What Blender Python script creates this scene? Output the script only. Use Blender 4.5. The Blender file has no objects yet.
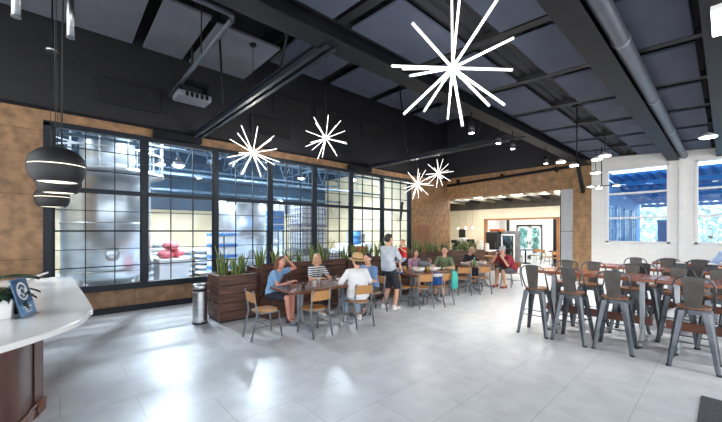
import bpy, bmesh, math, random
from mathutils import Vector, Matrix, Euler
random.seed(7)
PI = math.pi
S = bpy.context.scene
COL = S.collection
V = Vector

# ------------------------------------------------------------------ materials
MATS = {}
def srgb(r, g, b):
    f = lambda c: (c/255/12.92) if c/255 <= .04045 else ((c/255+.055)/1.055)**2.4
    return (f(r), f(g), f(b), 1)
def mat(name, c1, c2=None, rough=.5, metal=0, scale=8, stretch=(1,1,1), detail=4, emit=None, estr=0, spec=.5, bump=0, rot=(0,0,0), trans=0, coat=0, lo=.35, hi=.65):
    m = bpy.data.materials.new(name); m.use_nodes = True
    nt = m.node_tree; b = nt.nodes['Principled BSDF']
    b.inputs['Roughness'].default_value = rough; b.inputs['Metallic'].default_value = metal
    b.inputs['Specular IOR Level'].default_value = spec
    b.inputs['Base Color'].default_value = c1
    if coat: b.inputs['Coat Weight'].default_value = coat; b.inputs['Coat Roughness'].default_value = .15
    if trans: b.inputs['Transmission Weight'].default_value = trans
    if c2 is None: c2 = tuple(min(1, c*1.18+.004) for c in c1[:3])+(1,)
    tc = nt.nodes.new('ShaderNodeTexCoord'); mp = nt.nodes.new('ShaderNodeMapping')
    mp.inputs['Scale'].default_value = stretch; mp.inputs['Rotation'].default_value = rot
    nz = nt.nodes.new('ShaderNodeTexNoise'); nz.inputs['Scale'].default_value = scale; nz.inputs['Detail'].default_value = detail
    cr = nt.nodes.new('ShaderNodeValToRGB')
    cr.color_ramp.elements[0].color = c1; cr.color_ramp.elements[1].color = c2
    cr.color_ramp.elements[0].position = lo; cr.color_ramp.elements[1].position = hi
    L = nt.links.new
    L(tc.outputs['Object'], mp.inputs['Vector']); L(mp.outputs['Vector'], nz.inputs['Vector'])
    L(nz.outputs['Fac'], cr.inputs['Fac']); L(cr.outputs['Color'], b.inputs['Base Color'])
    if bump:
        bp = nt.nodes.new('ShaderNodeBump'); bp.inputs['Strength'].default_value = bump; bp.inputs['Distance'].default_value = .01
        L(nz.outputs['Fac'], bp.inputs['Height']); L(bp.outputs['Normal'], b.inputs['Normal'])
    if emit:
        b.inputs['Emission Color'].default_value = emit; b.inputs['Emission Strength'].default_value = estr
    MATS[name] = m
    return m
def brick(name, c1, c2, mortar, w, h, msize, axes='XY', rough=.5, offset=.5, noise=None, spec=.5, bump=.1, nscale=3):
    """tiles / boards / courses laid in two object axes"""
    m = mat(name, c1, c2, rough=rough, spec=spec); nt = m.node_tree; L = nt.links.new
    b = nt.nodes['Principled BSDF']
    tc = nt.nodes.new('ShaderNodeTexCoord'); sp = nt.nodes.new('ShaderNodeSeparateXYZ'); cb = nt.nodes.new('ShaderNodeCombineXYZ')
    L(tc.outputs['Object'], sp.inputs[0]); L(sp.outputs[axes[0]], cb.inputs['X']); L(sp.outputs[axes[1]], cb.inputs['Y'])
    bk = nt.nodes.new('ShaderNodeTexBrick'); bk.offset = offset
    bk.inputs['Scale'].default_value = 1; bk.inputs['Brick Width'].default_value = w; bk.inputs['Row Height'].default_value = h
    bk.inputs['Mortar Size'].default_value = msize; bk.inputs['Mortar Smooth'].default_value = .2; bk.inputs['Bias'].default_value = 0
    bk.inputs['Color1'].default_value = c1; bk.inputs['Color2'].default_value = c2; bk.inputs['Mortar'].default_value = mortar
    L(cb.outputs[0], bk.inputs['Vector'])
    nz = nt.nodes.new('ShaderNodeTexNoise'); nz.inputs['Scale'].default_value = nscale; nz.inputs['Detail'].default_value = 6
    L(tc.outputs['Object'], nz.inputs['Vector'])
    rp = nt.nodes.new('ShaderNodeValToRGB')
    lo, hi = noise or (.9, 1.08)
    rp.color_ramp.elements[0].position = .32; rp.color_ramp.elements[1].position = .7
    rp.color_ramp.elements[0].color = (lo, lo, lo, 1); rp.color_ramp.elements[1].color = (hi, hi, hi, 1)
    L(nz.outputs['Fac'], rp.inputs['Fac'])
    mx = nt.nodes.new('ShaderNodeMix'); mx.data_type = 'RGBA'; mx.blend_type = 'MULTIPLY'; mx.inputs['Factor'].default_value = 1
    L(bk.outputs['Color'], mx.inputs['A']); L(rp.outputs['Color'], mx.inputs['B']); L(mx.outputs['Result'], b.inputs['Base Color'])
    if bump:
        bp = nt.nodes.new('ShaderNodeBump'); bp.inputs['Strength'].default_value = bump; bp.inputs['Distance'].default_value = .004; bp.invert = True
        L(bk.outputs['Fac'], bp.inputs['Height']); L(bp.outputs['Normal'], b.inputs['Normal'])
    return m
def glassmat(name, tint=(.93,.97,1,1), refl=1.0):
    m = bpy.data.materials.new(name); m.use_nodes = True; nt = m.node_tree; nt.nodes.clear(); L = nt.links.new
    o = nt.nodes.new('ShaderNodeOutputMaterial'); t = nt.nodes.new('ShaderNodeBsdfTransparent'); g = nt.nodes.new('ShaderNodeBsdfGlossy')
    t.inputs['Color'].default_value = tint; g.inputs['Roughness'].default_value = .02
    fr = nt.nodes.new('ShaderNodeLayerWeight'); fr.inputs['Blend'].default_value = .5
    pw = nt.nodes.new('ShaderNodeMath'); pw.operation = 'POWER'; pw.inputs[1].default_value = 4; L(fr.outputs['Facing'], pw.inputs[0])
    mu = nt.nodes.new('ShaderNodeMath'); mu.operation = 'MULTIPLY_ADD'; mu.inputs[1].default_value = refl*.85; mu.inputs[2].default_value = .03*refl; L(pw.outputs[0], mu.inputs[0])
    mx = nt.nodes.new('ShaderNodeMixShader')
    L(mu.outputs[0], mx.inputs[0]); L(t.outputs[0], mx.inputs[1]); L(g.outputs[0], mx.inputs[2]); L(mx.outputs[0], o.inputs[0])
    MATS[name] = m
    return m
def emitmat(name, c, s):
    m = mat(name, c, c, rough=.5, emit=c, estr=s); return m

# ------------------------------------------------------------------ mesh builder
def frame_of(d):
    d = V(d).normalized(); up = V((0,0,1)) if abs(d.z) < .95 else V((0,1,0))
    x = d.cross(up).normalized(); y = x.cross(d).normalized()
    return x, y, d
class MB:
    def __init__(self): self.bm = bmesh.new(); self.mi = 0
    def face(self, vs, smooth=False):
        try: f = self.bm.faces.new(vs)
        except ValueError: return None
        f.smooth = smooth; f.material_index = self.mi; return f
    def box(self, x0, y0, z0, x1, y1, z1):
        v = [self.bm.verts.new(p) for p in ((x0,y0,z0),(x1,y0,z0),(x1,y1,z0),(x0,y1,z0),(x0,y0,z1),(x1,y0,z1),(x1,y1,z1),(x0,y1,z1))]
        for i in ((3,2,1,0),(4,5,6,7),(0,1,5,4),(1,2,6,5),(2,3,7,6),(3,0,4,7)): self.face([v[k] for k in i])
        return self
    def obox(self, c, s, rot=(0,0,0)):
        R = Euler(rot).to_matrix(); c = V(c); hx, hy, hz = s[0]/2, s[1]/2, s[2]/2
        v = [self.bm.verts.new(c + R @ V(p)) for p in ((-hx,-hy,-hz),(hx,-hy,-hz),(hx,hy,-hz),(-hx,hy,-hz),(-hx,-hy,hz),(hx,-hy,hz),(hx,hy,hz),(-hx,hy,hz))]
        for i in ((3,2,1,0),(4,5,6,7),(0,1,5,4),(1,2,6,5),(2,3,7,6),(3,0,4,7)): self.face([v[k] for k in i])
        return self
    def rings(self, rings, cap=True, smooth=True, closed=True):
        R = [[self.bm.verts.new(p) for p in r] for r in rings]; n = len(R[0])
        for a, b in zip(R, R[1:]):
            for i in range(n if closed else n-1):
                j = (i+1) % n; self.face([a[i], a[j], b[j], b[i]], smooth)
        if cap and closed: self.face(R[0][::-1]); self.face(R[-1])
        return self
    def tube(self, pts, r, n=10, cap=True):
        pts = [V(p) for p in pts]; rr = r if isinstance(r, (list, tuple)) else [r]*len(pts)
        rings = []; x = None
        for i, p in enumerate(pts):
            d = (pts[min(i+1, len(pts)-1)] - pts[max(i-1, 0)]).normalized()
            if x is None: x, y, _ = frame_of(d)
            else:
                x = (x - d*x.dot(d)).normalized(); y = d.cross(x)*-1; y = x.cross(d)
            rings.append([p + x*math.cos(a)*rr[i] + y*math.sin(a)*rr[i] for a in (-2*PI*k/n for k in range(n))])
        return self.rings(rings, cap)
    def cyl(self, p0, p1, r0, r1=None, n=16): return self.tube([p0, p1], [r0, r0 if r1 is None else r1], n)
    def lathe(self, prof, c=(0,0,0), n=24, cap=True, smooth=True):
        c = V(c); return self.rings([[c + V((r*math.cos(2*PI*k/n), r*math.sin(2*PI*k/n), z)) for k in range(n)] for r, z in prof], cap, smooth)
    def ell(self, c, r, n=14, rot=None):
        c = V(c); M = rot or Matrix.Identity(3); rings = []
        for i in range(1, n):
            t = PI*i/n - PI/2
            rings.append([c + M @ V((r[0]*math.cos(t)*math.cos(2*PI*k/n), r[1]*math.cos(t)*math.sin(2*PI*k/n), r[2]*math.sin(t))) for k in range(n)])
        return self.rings(rings)
    def prism(self, pts, z0, z1, ax='Z', bev=0):
        """polygon in the plane normal to ax, extruded from z0 to z1"""
        f = {'Z': lambda p, z: (p[0], p[1], z), 'X': lambda p, z: (z, p[0], p[1]), 'Y': lambda p, z: (p[0], z, p[1])}[ax]
        return self.rings([[f(p, z0) for p in pts], [f(p, z1) for p in pts]], True, False)
    def strip(self, pts, w, t, up=(0,0,1)):
        """flat bar swept along pts: width w across, thickness t"""
        pts = [V(p) for p in pts]; up = V(up); rings = []
        ww = w if isinstance(w, (list, tuple)) else [w]*len(pts)
        for i, p in enumerate(pts):
            d = (pts[min(i+1, len(pts)-1)] - pts[max(i-1, 0)]).normalized(); s = d.cross(up).normalized(); nrm = s.cross(d)
            rings.append([p + s*a*ww[i]/2 + nrm*b*t/2 for a, b in ((-1,-1),(1,-1),(1,1),(-1,1))])
        return self.rings(rings, True, False)
    def capsule(self, p0, p1, r0, r1, lat=1, side=None, n=12):
        """closed tapered limb; lat flattens or widens it along side"""
        p0, p1 = V(p0), V(p1); d = p1-p0; L = d.length or 1e-6; d /= L
        if side is None: x, y, _ = frame_of(d)
        else:
            x = V(side); x = (x - d*x.dot(d)).normalized(); y = x.cross(d).normalized()
        rings = []
        for t in (-80,-55,-30,0): rings.append((p0 + d*r0*math.sin(math.radians(t)), r0*math.cos(math.radians(t))))
        for t in (0,30,55,80): rings.append((p1 + d*r1*math.sin(math.radians(t)), r1*math.cos(math.radians(t))))
        return self.rings([[p + x*math.cos(-2*PI*k/n)*r*lat + y*math.sin(-2*PI*k/n)*r for k in range(n)] for p, r in rings])
    def loft(self, secs, side, n=18):
        """secs: (centre, half width, half depth, up axis)"""
        side = V(side).normalized(); rings = []
        for i, (c, rx, ry) in enumerate(secs):
            c = V(c); d = (V(secs[min(i+1,len(secs)-1)][0]) - V(secs[max(i-1,0)][0])).normalized()
            s = (side - d*side.dot(d)).normalized(); f = s.cross(d)
            rings.append([c + s*math.copysign(abs(math.cos(a))**.85, math.cos(a))*rx + f*math.copysign(abs(math.sin(a))**.85, math.sin(a))*ry for a in (-2*PI*k/n for k in range(n))])
        return self.rings(rings)
    def build(self, name, m, parent=None, bevel=0, seg=1, xf=None):
        bmesh.ops.recalc_face_normals(self.bm, faces=self.bm.faces[:])
        if xf is not None: self.bm.transform(xf)
        me = bpy.data.meshes.new(name); self.bm.to_mesh(me); self.bm.free()
        for k in (m if isinstance(m, (list, tuple)) else [m]): me.materials.append(k)
        o = bpy.data.objects.new(name, me); COL.objects.link(o)
        if parent is not None: o.parent = parent
        if bevel:
            b = o.modifiers.new('edge', 'BEVEL'); b.width = bevel; b.segments = seg; b.limit_method = 'ANGLE'; b.angle_limit = .7
        return o

def tag(o, label, cat, group=None, kind=None):
    o['label'] = label; o['category'] = cat
    if group: o['group'] = group
    if kind: o['kind'] = kind
    return o
def thing(name, label, cat, loc=(0,0,0), rz=0, group=None):
    o = bpy.data.objects.new(name, None); COL.objects.link(o); o.empty_display_size = .1
    o.location = loc; o.rotation_euler = (0,0,rz)
    return tag(o, label, cat, group)
def struct(o): o['kind'] = 'structure'; return o
def sroot(name):
    o = bpy.data.objects.new(name, None); COL.objects.link(o); return struct(o)
def kids(o): return [c for c in COL.objects if c.parent == o]
def dup(root, loc, rz, label, group=None):
    r = root.copy(); COL.objects.link(r); r.location = loc; r.rotation_euler = (0,0,rz); r['label'] = label
    if group: r['group'] = group
    for ch in list(root.children):
        c = ch.copy(); COL.objects.link(c); c.parent = r
        for g in list(ch.children):
            e = g.copy(); COL.objects.link(e); e.parent = c
    return r
def rot_z(a): return Matrix.Rotation(a, 4, 'Z')
m_ply   = brick('stained_plywood', srgb(154,118,84), srgb(142,108,76), srgb(96,72,52), 2.44, 1.22, .006, 'XZ', rough=.55, noise=(.52,1.14), nscale=5.5, bump=.05)
m_plyY  = brick('stained_plywood_end', srgb(170,132,92), srgb(158,120,82), srgb(110,82,56), 2.44, 1.22, .006, 'YZ', rough=.55, noise=(.6,1.14), nscale=5, bump=.05)
m_siding= brick('black_siding', srgb(25,25,30), srgb(23,23,28), srgb(14,14,17), 6, .15, .008, 'XZ', rough=.6, bump=.4)
m_sidingY=brick('black_siding_end', srgb(27,27,32), srgb(25,25,30), srgb(24,24,28), 6, .15, .008, 'YZ', rough=.6, bump=.4)
m_floor = brick('stone_tile', srgb(224,228,233), srgb(217,221,227), srgb(190,194,200), 1.2, .6, .004, 'XY', rough=.3, noise=(.9,1.06), nscale=4, bump=.04, offset=.5)
m_conc  = mat('painted_concrete', srgb(196,204,212), srgb(216,222,228), rough=.4, scale=.8)
m_blk   = mat('black_steel', srgb(17,18,22), srgb(24,25,30), rough=.5, scale=3, spec=.18)
m_frame = mat('charcoal_frame', srgb(27,33,41), srgb(34,40,48), rough=.45, scale=3, spec=.25)
m_deck  = mat('roof_deck', srgb(32,33,39), srgb(40,41,47), rough=.7, scale=1.5)
m_panel = mat('acoustic_panel_grey', srgb(88,91,101), srgb(96,99,109), rough=.8, scale=2)
m_panel2= mat('acoustic_panel_slate', srgb(62,68,84), srgb(70,76,92), rough=.8, scale=2)
m_panel3= mat('acoustic_panel_black', srgb(14,14,17), srgb(17,17,20), rough=.85, scale=2)
m_galv  = mat('galvanised_duct', srgb(120,124,134), srgb(142,146,156), rough=.35, metal=.6, scale=3)
m_pipe  = mat('grey_pipe', srgb(68,72,82), srgb(78,82,92), rough=.4, scale=3)
m_steel = mat('brushed_steel', srgb(182,186,190), srgb(206,210,214), rough=.28, metal=1, scale=4, stretch=(1,1,12))
m_tank  = mat('tank_steel', srgb(190,198,206), srgb(216,222,228), rough=.3, metal=.9, scale=1.5, stretch=(1,1,3))
m_white = mat('white_paint', srgb(232,233,232), srgb(240,240,239), rough=.5, scale=3)
m_wblock= brick('white_block', srgb(236,235,232), srgb(234,233,230), srgb(224,223,220), .4, .2, .005, 'YZ', rough=.45, noise=(.98,1.02), bump=.1)
m_cream = brick('cream_tile', srgb(228,220,200), srgb(222,214,194), srgb(200,192,172), .3, .1, .004, 'YZ', rough=.3, noise=(.96,1.03), bump=.15)
m_creamX= brick('cream_tile_side', srgb(236,230,214), srgb(230,224,208), srgb(206,200,182), .3, .1, .004, 'XZ', rough=.3, noise=(.96,1.03), bump=.15)
m_tan   = mat('tan_block', srgb(206,188,154), srgb(222,206,176), rough=.7, scale=1.2)
m_blueblk=mat('brewery_roof', srgb(44,64,84), srgb(60,84,106), rough=.6, scale=1.0)
m_truss = mat('pale_truss_paint', srgb(92,116,138), srgb(112,134,154), rough=.45, scale=3)
m_plank = mat('dark_plank', srgb(54,35,29), srgb(124,84,66), rough=.5, scale=2.2, stretch=(1,8,14), lo=.3, hi=.75)
m_plankY= mat('dark_plank_end', srgb(54,35,29), srgb(116,78,62), rough=.5, scale=2.2, stretch=(8,1,14), lo=.3, hi=.75)
m_soil  = mat('soil', srgb(40,30,24), srgb(60,46,36), rough=.9, scale=30)
m_top   = mat('walnut_table_top', srgb(92,56,42), srgb(128,82,60), rough=.22, scale=2.5, stretch=(1,10,1), lo=.3, hi=.7)
m_bartop= mat('red_oak_bar_top', srgb(136,78,54), srgb(166,102,74), rough=.2, scale=2.5, stretch=(10,1,1), lo=.3, hi=.7)
m_oak   = mat('honey_oak', srgb(176,124,70), srgb(200,148,90), rough=.4, scale=3, stretch=(8,1,1), lo=.3, hi=.7)
m_dkoak = mat('brown_seat_wood', srgb(112,72,48), srgb(140,94,64), rough=.3, scale=3, stretch=(8,1,1), lo=.3, hi=.7)
m_beam  = mat('mahogany_rail', srgb(84,46,34), srgb(112,64,46), rough=.4, scale=2.5, stretch=(8,1,1))
m_gun   = mat('gunmetal', srgb(80,85,92), srgb(100,105,112), rough=.28, metal=.75, scale=5)
m_gun2  = mat('gunmetal_splat', srgb(84,81,77), srgb(96,92,88), rough=.42, metal=.5, scale=6)
m_castg = mat('cast_grey', srgb(136,142,150), srgb(156,162,170), rough=.4, metal=.3, scale=6)
m_ltsteel=mat('pale_steel', srgb(170,178,186), srgb(190,196,202), rough=.35, metal=.4, scale=6)
m_quartz= mat('white_quartz', srgb(243,242,240), srgb(250,250,249), rough=.16, scale=1.6, detail=8, spec=.6)
m_mahog = mat('mahogany_panel', srgb(84,58,50), srgb(108,76,66), rough=.28, scale=1.6, stretch=(6,6,1), lo=.3, hi=.7)
m_mahoge= mat('mahogany_edge', srgb(120,78,58), srgb(150,100,76), rough=.3, scale=2)
m_lampb = mat('lamp_black', srgb(30,31,34), srgb(36,37,40), rough=.55, scale=3)
m_cable = mat('cable_black', srgb(22,22,24), rough=.6)
m_mat   = mat('charcoal_mat', srgb(66,68,72), srgb(86,88,92), rough=.95, scale=60, bump=.6)
m_leaf  = mat('snake_leaf', srgb(46,74,40), srgb(84,112,58), rough=.4, scale=14, stretch=(1,1,5))
m_leafe = mat('snake_leaf_edge', srgb(168,170,88), srgb(188,190,110), rough=.45, scale=10)
m_leafd = mat('deep_leaf', srgb(30,58,42), srgb(50,84,58), rough=.3, scale=9)
m_black = mat('black_plastic', srgb(26,27,30), srgb(34,35,38), rough=.4)
m_glass = glassmat('window_glass', (.95,.98,1,1), .28)
m_glassr= glassmat('porch_window_glass', (.8,.92,1,1), .6)
m_led   = emitmat('led_white', (1,.97,.94,1), 1.5)
m_warm  = emitmat('lamp_warm', (1,.88,.7,1), 1.2)
m_cool  = emitmat('high_bay_lens', (.85,.94,1,1), 9)
m_disc  = emitmat('downlight_lens', (1,.96,.9,1), 14)
m_blue  = mat('blue_plastic', srgb(70,132,204), srgb(92,152,216), rough=.4)
m_red   = mat('red_plastic', srgb(214,86,98), srgb(230,124,134), rough=.5)
m_orange= mat('orange_plastic', srgb(206,104,52), srgb(224,124,66), rough=.5)
m_wrap  = mat('white_wrap', srgb(228,234,240), srgb(242,246,250), rough=.5, scale=4, bump=.3)
m_bluep = mat('blue_lit_porch', srgb(52,128,190), srgb(70,150,208), rough=.5, scale=3)  # blue cast of the outdoor light put into the porch colour
m_bluer = mat('blue_lit_porch_roof', srgb(34,102,168), srgb(44,116,184), rough=.5, scale=3)  # same blue light cast, coloured in deeper for the roof
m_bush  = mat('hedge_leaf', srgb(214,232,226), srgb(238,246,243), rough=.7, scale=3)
m_grnd  = mat('pale_paving', srgb(210,214,214), srgb(226,228,228), rough=.8, scale=1)
m_grass = mat('lawn', srgb(120,160,90), srgb(150,186,112), rough=.9, scale=6)
m_clear = glassmat('drink_glass', (.95,.97,.98,1), .9)
m_cola  = mat('cola', srgb(44,24,18), srgb(60,32,22), rough=.15)
m_beer  = mat('amber_beer', srgb(226,160,40), srgb(240,184,70), rough=.15)
m_paper = mat('white_paper', srgb(236,236,234), srgb(244,244,242), rough=.6)
m_food  = mat('fried_food', srgb(190,120,60), srgb(216,156,92), rough=.7, scale=30)
m_green = mat('green_bottle', srgb(60,130,70), srgb(90,160,96), rough=.25)
m_tealbag=mat('teal_cloth', srgb(60,170,160), srgb(80,190,178), rough=.8)
m_bluebag=mat('blue_cloth', srgb(28,88,160), srgb(40,104,180), rough=.8)
m_post  = mat('oak_post', srgb(138,92,58), srgb(164,114,74), rough=.5, scale=3, stretch=(6,6,1))
m_fridge= mat('fridge_black', srgb(34,36,40), srgb(44,46,50), rough=.35)
m_ceilbk= mat('kitchen_ceiling', srgb(70,68,62), srgb(86,82,74), rough=.7, scale=2)
m_joist = mat('pale_joist', srgb(160,154,140), srgb(176,170,156), rough=.5)
m_cardbl= mat('card_blue', srgb(92,136,180), srgb(116,160,200), rough=.4, scale=5)
m_carddk= mat('card_navy', srgb(44,78,120), srgb(58,94,138), rough=.4, scale=5)
m_acryl = glassmat('clear_acrylic', (.96,.97,.98,1), 1.0)
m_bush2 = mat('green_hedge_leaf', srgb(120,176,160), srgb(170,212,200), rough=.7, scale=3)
YW = 8.75; XE = 13.4; ZT = 3.84; ZB = .51
# ------------------------------------------------------------------ room shell
f = MB(); f.box(-4, -4.5, -.1, 23, 8.9, 0); struct(f.build('floor', m_floor))
wl = sroot('wall_left')
w = MB(); w.box(-4, YW, 0, -.24, YW+.2, 4.1); w.box(-.24, YW, 0, 10.72, YW+.2, ZB); w.box(-.24, YW, ZT+.02, 10.72, YW+.2, 4.1); w.box(10.72, YW, 0, XE+.25, YW+.2, 4.1)
w.build('plywood', m_ply, wl)
w = MB(); w.box(-4, YW-.02, 4.1, XE+.25, YW+.2, 7.0); w.build('siding', m_siding, wl)
w = MB(); w.box(-4, YW-.04, 4.06, XE, YW, 4.12); w.build('ledge', m_blk, wl)
b = MB(); b.box(-4, YW-.025, 0, 2.0, YW, .13); b.box(2.0, YW-.025, 0, XE, YW, .13); struct(b.build('baseboard_left', m_frame))
we = sroot('wall_end')
w = MB(); w.box(XE, 3.61, 3.24, XE+.25, YW, 4.18); w.box(XE, 3.06, 0, XE+.25, 3.61, 4.18); w.build('plywood', m_plyY, we)
w = MB(); w.box(XE-.02, 3.06, 4.18, XE+.25, YW, 7.0); w.build('siding', m_sidingY, we)
w = MB(); w.box(XE+.03, 3.61, 0, XE+.22, 4.02, 3.24); w.build('grey_panel', mat('grey_panel_paint', srgb(176,178,180), srgb(186,188,190), rough=.5), we)
w = MB(); w.box(XE+.025, 3.62, 1.73, XE+.035, 4.02, 1.745); w.box(XE+.025,4.0,0,XE+.04,4.03,3.24); w.build('panel_joint', m_frame, we)
wr = sroot('wall_right')
wins = [(1.10, 2.66), (-.96, .58)]; WB, WT = 1.36, 3.76
w = MB(); 
for a, b2 in ((-4.5,-.96),(.58,1.10),(2.66,3.06)): w.box(XE, a, 0, XE+.25, b2, 4.4)
for a, b2 in wins: w.box(XE, a, 0, XE+.25, b2, WB); w.box(XE, a, WT, XE+.25, b2, 4.4)
w.build('block', m_wblock, wr)
w = MB(); w.box(XE-.06, .8, 0, XE, .9, 4.05); w.build('pilaster_strip', m_white, wr)
b = MB(); b.box(XE-.02, -4.5, 0, XE, 3.06, .12); struct(b.build('baseboard_right', m_white))
for k, (a, b2) in enumerate(wins):
    r = sroot('window_%d' % (k+2))
    q = MB(); t = .07
    q.box(XE-.02, a, WB, XE+.12, a+t, WT); q.box(XE-.02, b2-t, WB, XE+.12, b2, WT); q.box(XE-.02, a, WB, XE+.12, b2, WB+t); q.box(XE-.02, a, WT-t*.6, XE+.12, b2, WT)
    q.build('frame', m_white, r, .006)
    q = MB()
    for z in (2.14, 2.93): q.box(XE+.01, a+t, z, XE+.09, b2-t, z+.06)
    q.build('sash_bar', m_white, r, .004)
    q = MB(); q.box(XE-.05, a-.04, WB-.05, XE+.1, b2+.04, WB+.005); q.build('sill', m_white, r, .006)
    q = MB(); q.box(XE+.05, a+t, WB+t, XE+.056, b2-t, WT-.04); q.build('pane', m_glassr, r)

# high bay over the left half, lower roof over the right half
c = sroot('ceiling')
q = MB(); q.box(-4, 3.3, 7.0, XE+.25, YW+.2, 7.1); q.build('high_deck', m_deck, c)
q = MB(); zl = lambda y: 4.13+.055*y
n = 170
pts = []
for i in range(n+1):
    y = -4.5 + 7.85*i/n; z = zl(y) + (.02 if (i//1) % 4 < 2 else -.02)
    pts.append((y, z))
pr = pts + [(3.35, zl(3.35)+.2), (-4.5, zl(-4.5)+.2)]
R = [[(-4, y, z) for y, z in pr], [(XE, y, z) for y, z in pr]]
q.rings(R, True, False); q.build('low_deck', m_deck, c)
q = MB(); q.box(-4, 3.36, 4.42, XE, 3.46, 7.0); q.build('fascia', m_siding, c)

# big window wall onto the brewery
W1 = sroot('window_1')
mull = [-.15, 1.40, 2.94, 4.46, 5.98, 7.51, 9.07, 10.66]
q = MB(); q.box(-.24, YW-.04, ZB, -.10, YW+.12, ZT); q.box(10.62, YW-.04, ZB, 10.74, YW+.12, ZT)
q.box(-.24, YW-.04, ZT-.07, 10.74, YW+.12, ZT+.03); q.box(-.24, YW-.06, ZB-.02, 10.74, YW+.12, ZB+.11)
q.build('frame', m_frame, W1, .008)
for x in mull[1:-1]:
    q = MB(); q.box(x-.055, YW-.05, ZB+.11, x+.055, YW+.12, ZT-.07); q.build('mullion', m_frame, W1, .008)
q = MB(); q.box(-.1, YW-.03, 2.53, 10.62, YW+.1, 2.62); q.build('transom', m_frame, W1, .006)
for a, b2 in zip(mull, mull[1:]):
    q = MB(); x0, x1 = a+.05, b2-.05
    for z, t in ((3.42,.014),(3.0,.02),(2.17,.014),(1.75,.036),(1.37,.014),(1.0,.022)): q.box(x0, YW+.0, z-t/2, x1, YW+.05, z+t/2)
    for k in (1, 2): xx = x0+(x1-x0)*k/3; q.box(xx-.008, YW+.0, ZB+.1, xx+.008, YW+.045, ZT-.07)
    for xx in (x0, x1-.03): q.box(xx, YW+.0, ZB+.1, xx+.03, YW+.05, ZT-.07)
    q.build('muntin_grid', m_frame, W1)
    q = MB(); q.box(x0, YW+.02, ZB+.1, x1, YW+.026, ZT-.06); q.build('pane', m_glass, W1)
# small access panel in the plywood right of the glazing
d = sroot('door_1')
q = MB(); q.box(11.0, YW-.035, .9, 12.1, YW, 2.08); q.build('frame', m_post, d, .01)
q = MB(); q.box(11.08, YW-.045, .95, 12.02, YW-.03, 2.0); q.build('leaf', mat('door_leaf_wood', srgb(112,76,50), srgb(134,92,62), rough=.5, stretch=(6,1,1)), d, .01)

# ------------------------------------------------------------------ steel under the roof
def ibeam_x(name, label, y, z0, z1, x0, x1, w, m, group=None):
    t = thing(name, label, 'beam', (x0, y, z0), 0, group)
    L = x1-x0; h = z1-z0
    q = MB(); q.box(0, -.012, .02, L, .012, h-.02); q.build('web', m, t)
    for zz in (0, h-.022):
        q = MB(); q.box(0, -w/2, zz, L, w/2, zz+.022); q.build('flange', m, t, .004)
    q = MB()
    for k in range(int(L/1.5)): 
        for s in (-1, 1): q.cyl((.6+k*1.5, s*.012, h*.3), (.6+k*1.5, s*.034, h*.3), .018, n=6); q.cyl((.6+k*1.5, s*.012, h*.7), (.6+k*1.5, s*.034, h*.7), .018, n=6)
    q.build('bolts', m, t)
    return t
ibeam_x('roof_girder', 'heavy black steel girder running the length of the room over the stone floor', 3.22, 4.0, 4.36, -4, XE, .3, m_blk)
def tie(x, label):
    t = thing('tie_beam', label, 'beam', (x, 3.22, 3.98), 0, 'black tie beams joining the girder to the glazed wall')
    L = YW-3.22-.06
    for s in (-1, 1):
        q = MB(); q.prism([(s*.03, 0), (s*.09, 0), (s*.09, .015), (s*.045, .015), (s*.045, .115), (s*.09, .115), (s*.09, .13), (s*.03, .13)], -.0, L, 'Y'); q.build('channel', m_frame, t)
    q = MB(); q.box(-.07, L-.06, -.06, .07, L, .2); q.build('end_plate', m_blk, t, .005)
    for y in (1.35, 3.6):
        q = MB(); q.cyl((0, y, .1), (0, y-.55 if y < 2 else y+.4, 1.1 if y < 2 else 3.0), .022, n=8); q.build('hanger', m_blk, t)
tie(2.45, 'black double channel tie beam nearest the camera, meeting the wall left of the left starburst')
tie(8.2, 'black double channel tie beam meeting the wall above the far end of the brewery glazing')
for x, lab in ((2.45,'stub bracket of black steel where the nearer tie beam meets the plywood band'),(8.2,'stub bracket of black steel where the farther tie beam meets the plywood band')):
    q = MB(); q.box(x-.9, YW-.22, 3.86, x+.1, YW-.02, 4.02); tag(q.build('steel_bracket', m_blk, None, .01), lab, 'bracket')
# knee brace at the timber column
q = MB(); q.strip([(XE-1.0, 3.22, 4.0), (XE-.02, 3.3, 3.1)], .14, .1, (0,1,0)); tag(q.build('knee_brace', m_blk, None, .006), 'black diagonal knee brace between the girder and the plywood column', 'brace')
# dark roof rafters of the high bay
for x in (4.1, 6.2, 8.3, 10.4, 12.5):
    q = MB(); q.box(x-.06, 3.5, 6.55, x+.06, YW-.05, 6.95)
    tag(q.build('rafter', m_blk), 'black rafter crossing the dark high roof above the brewery glazing', 'rafter', 'rafters of the high roof')
# hung ceiling panels: the light ones of the high bay near the left edge
def cpanel(x0, y0, x1, y1, z, m, label, group, t=.06, name='acoustic_panel', tilt=0):
    o = thing(name, label, 'ceiling panel', ((x0+x1)/2, (y0+y1)/2, z), 0, group)
    q = MB(); q.box(-(x1-x0)/2, -(y1-y0)/2, 0, (x1-x0)/2, (y1-y0)/2, t); q.build('baffle', m, o, .008)
    q = MB()
    for sx in (-1, 1):
        for sy in (-1, 1): q.cyl((sx*(x1-x0)*.35, sy*(y1-y0)*.35, t), (sx*(x1-x0)*.35, sy*(y1-y0)*.35, t+.08), .006, n=6)
    q.build('hanger', m_cable, o)
    if tilt: o.rotation_euler = (tilt, 0, 0)
    return o
cpanel(-3.6, 6.5, 1.16, YW-.06, 5.82, m_panel, 'wide grey acoustic panel of the high ceiling above the three black pendants', None)
cpanel(1.36, 6.6, 2.15, YW-.06, 5.82, m_panel, 'narrow grey acoustic panel between two dark gaps in the high ceiling', None)
cpanel(2.3, 6.72, 3.66, YW-.06, 5.82, m_panel, 'grey acoustic panel of the high ceiling with its free end toward the starbursts', None)
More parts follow.
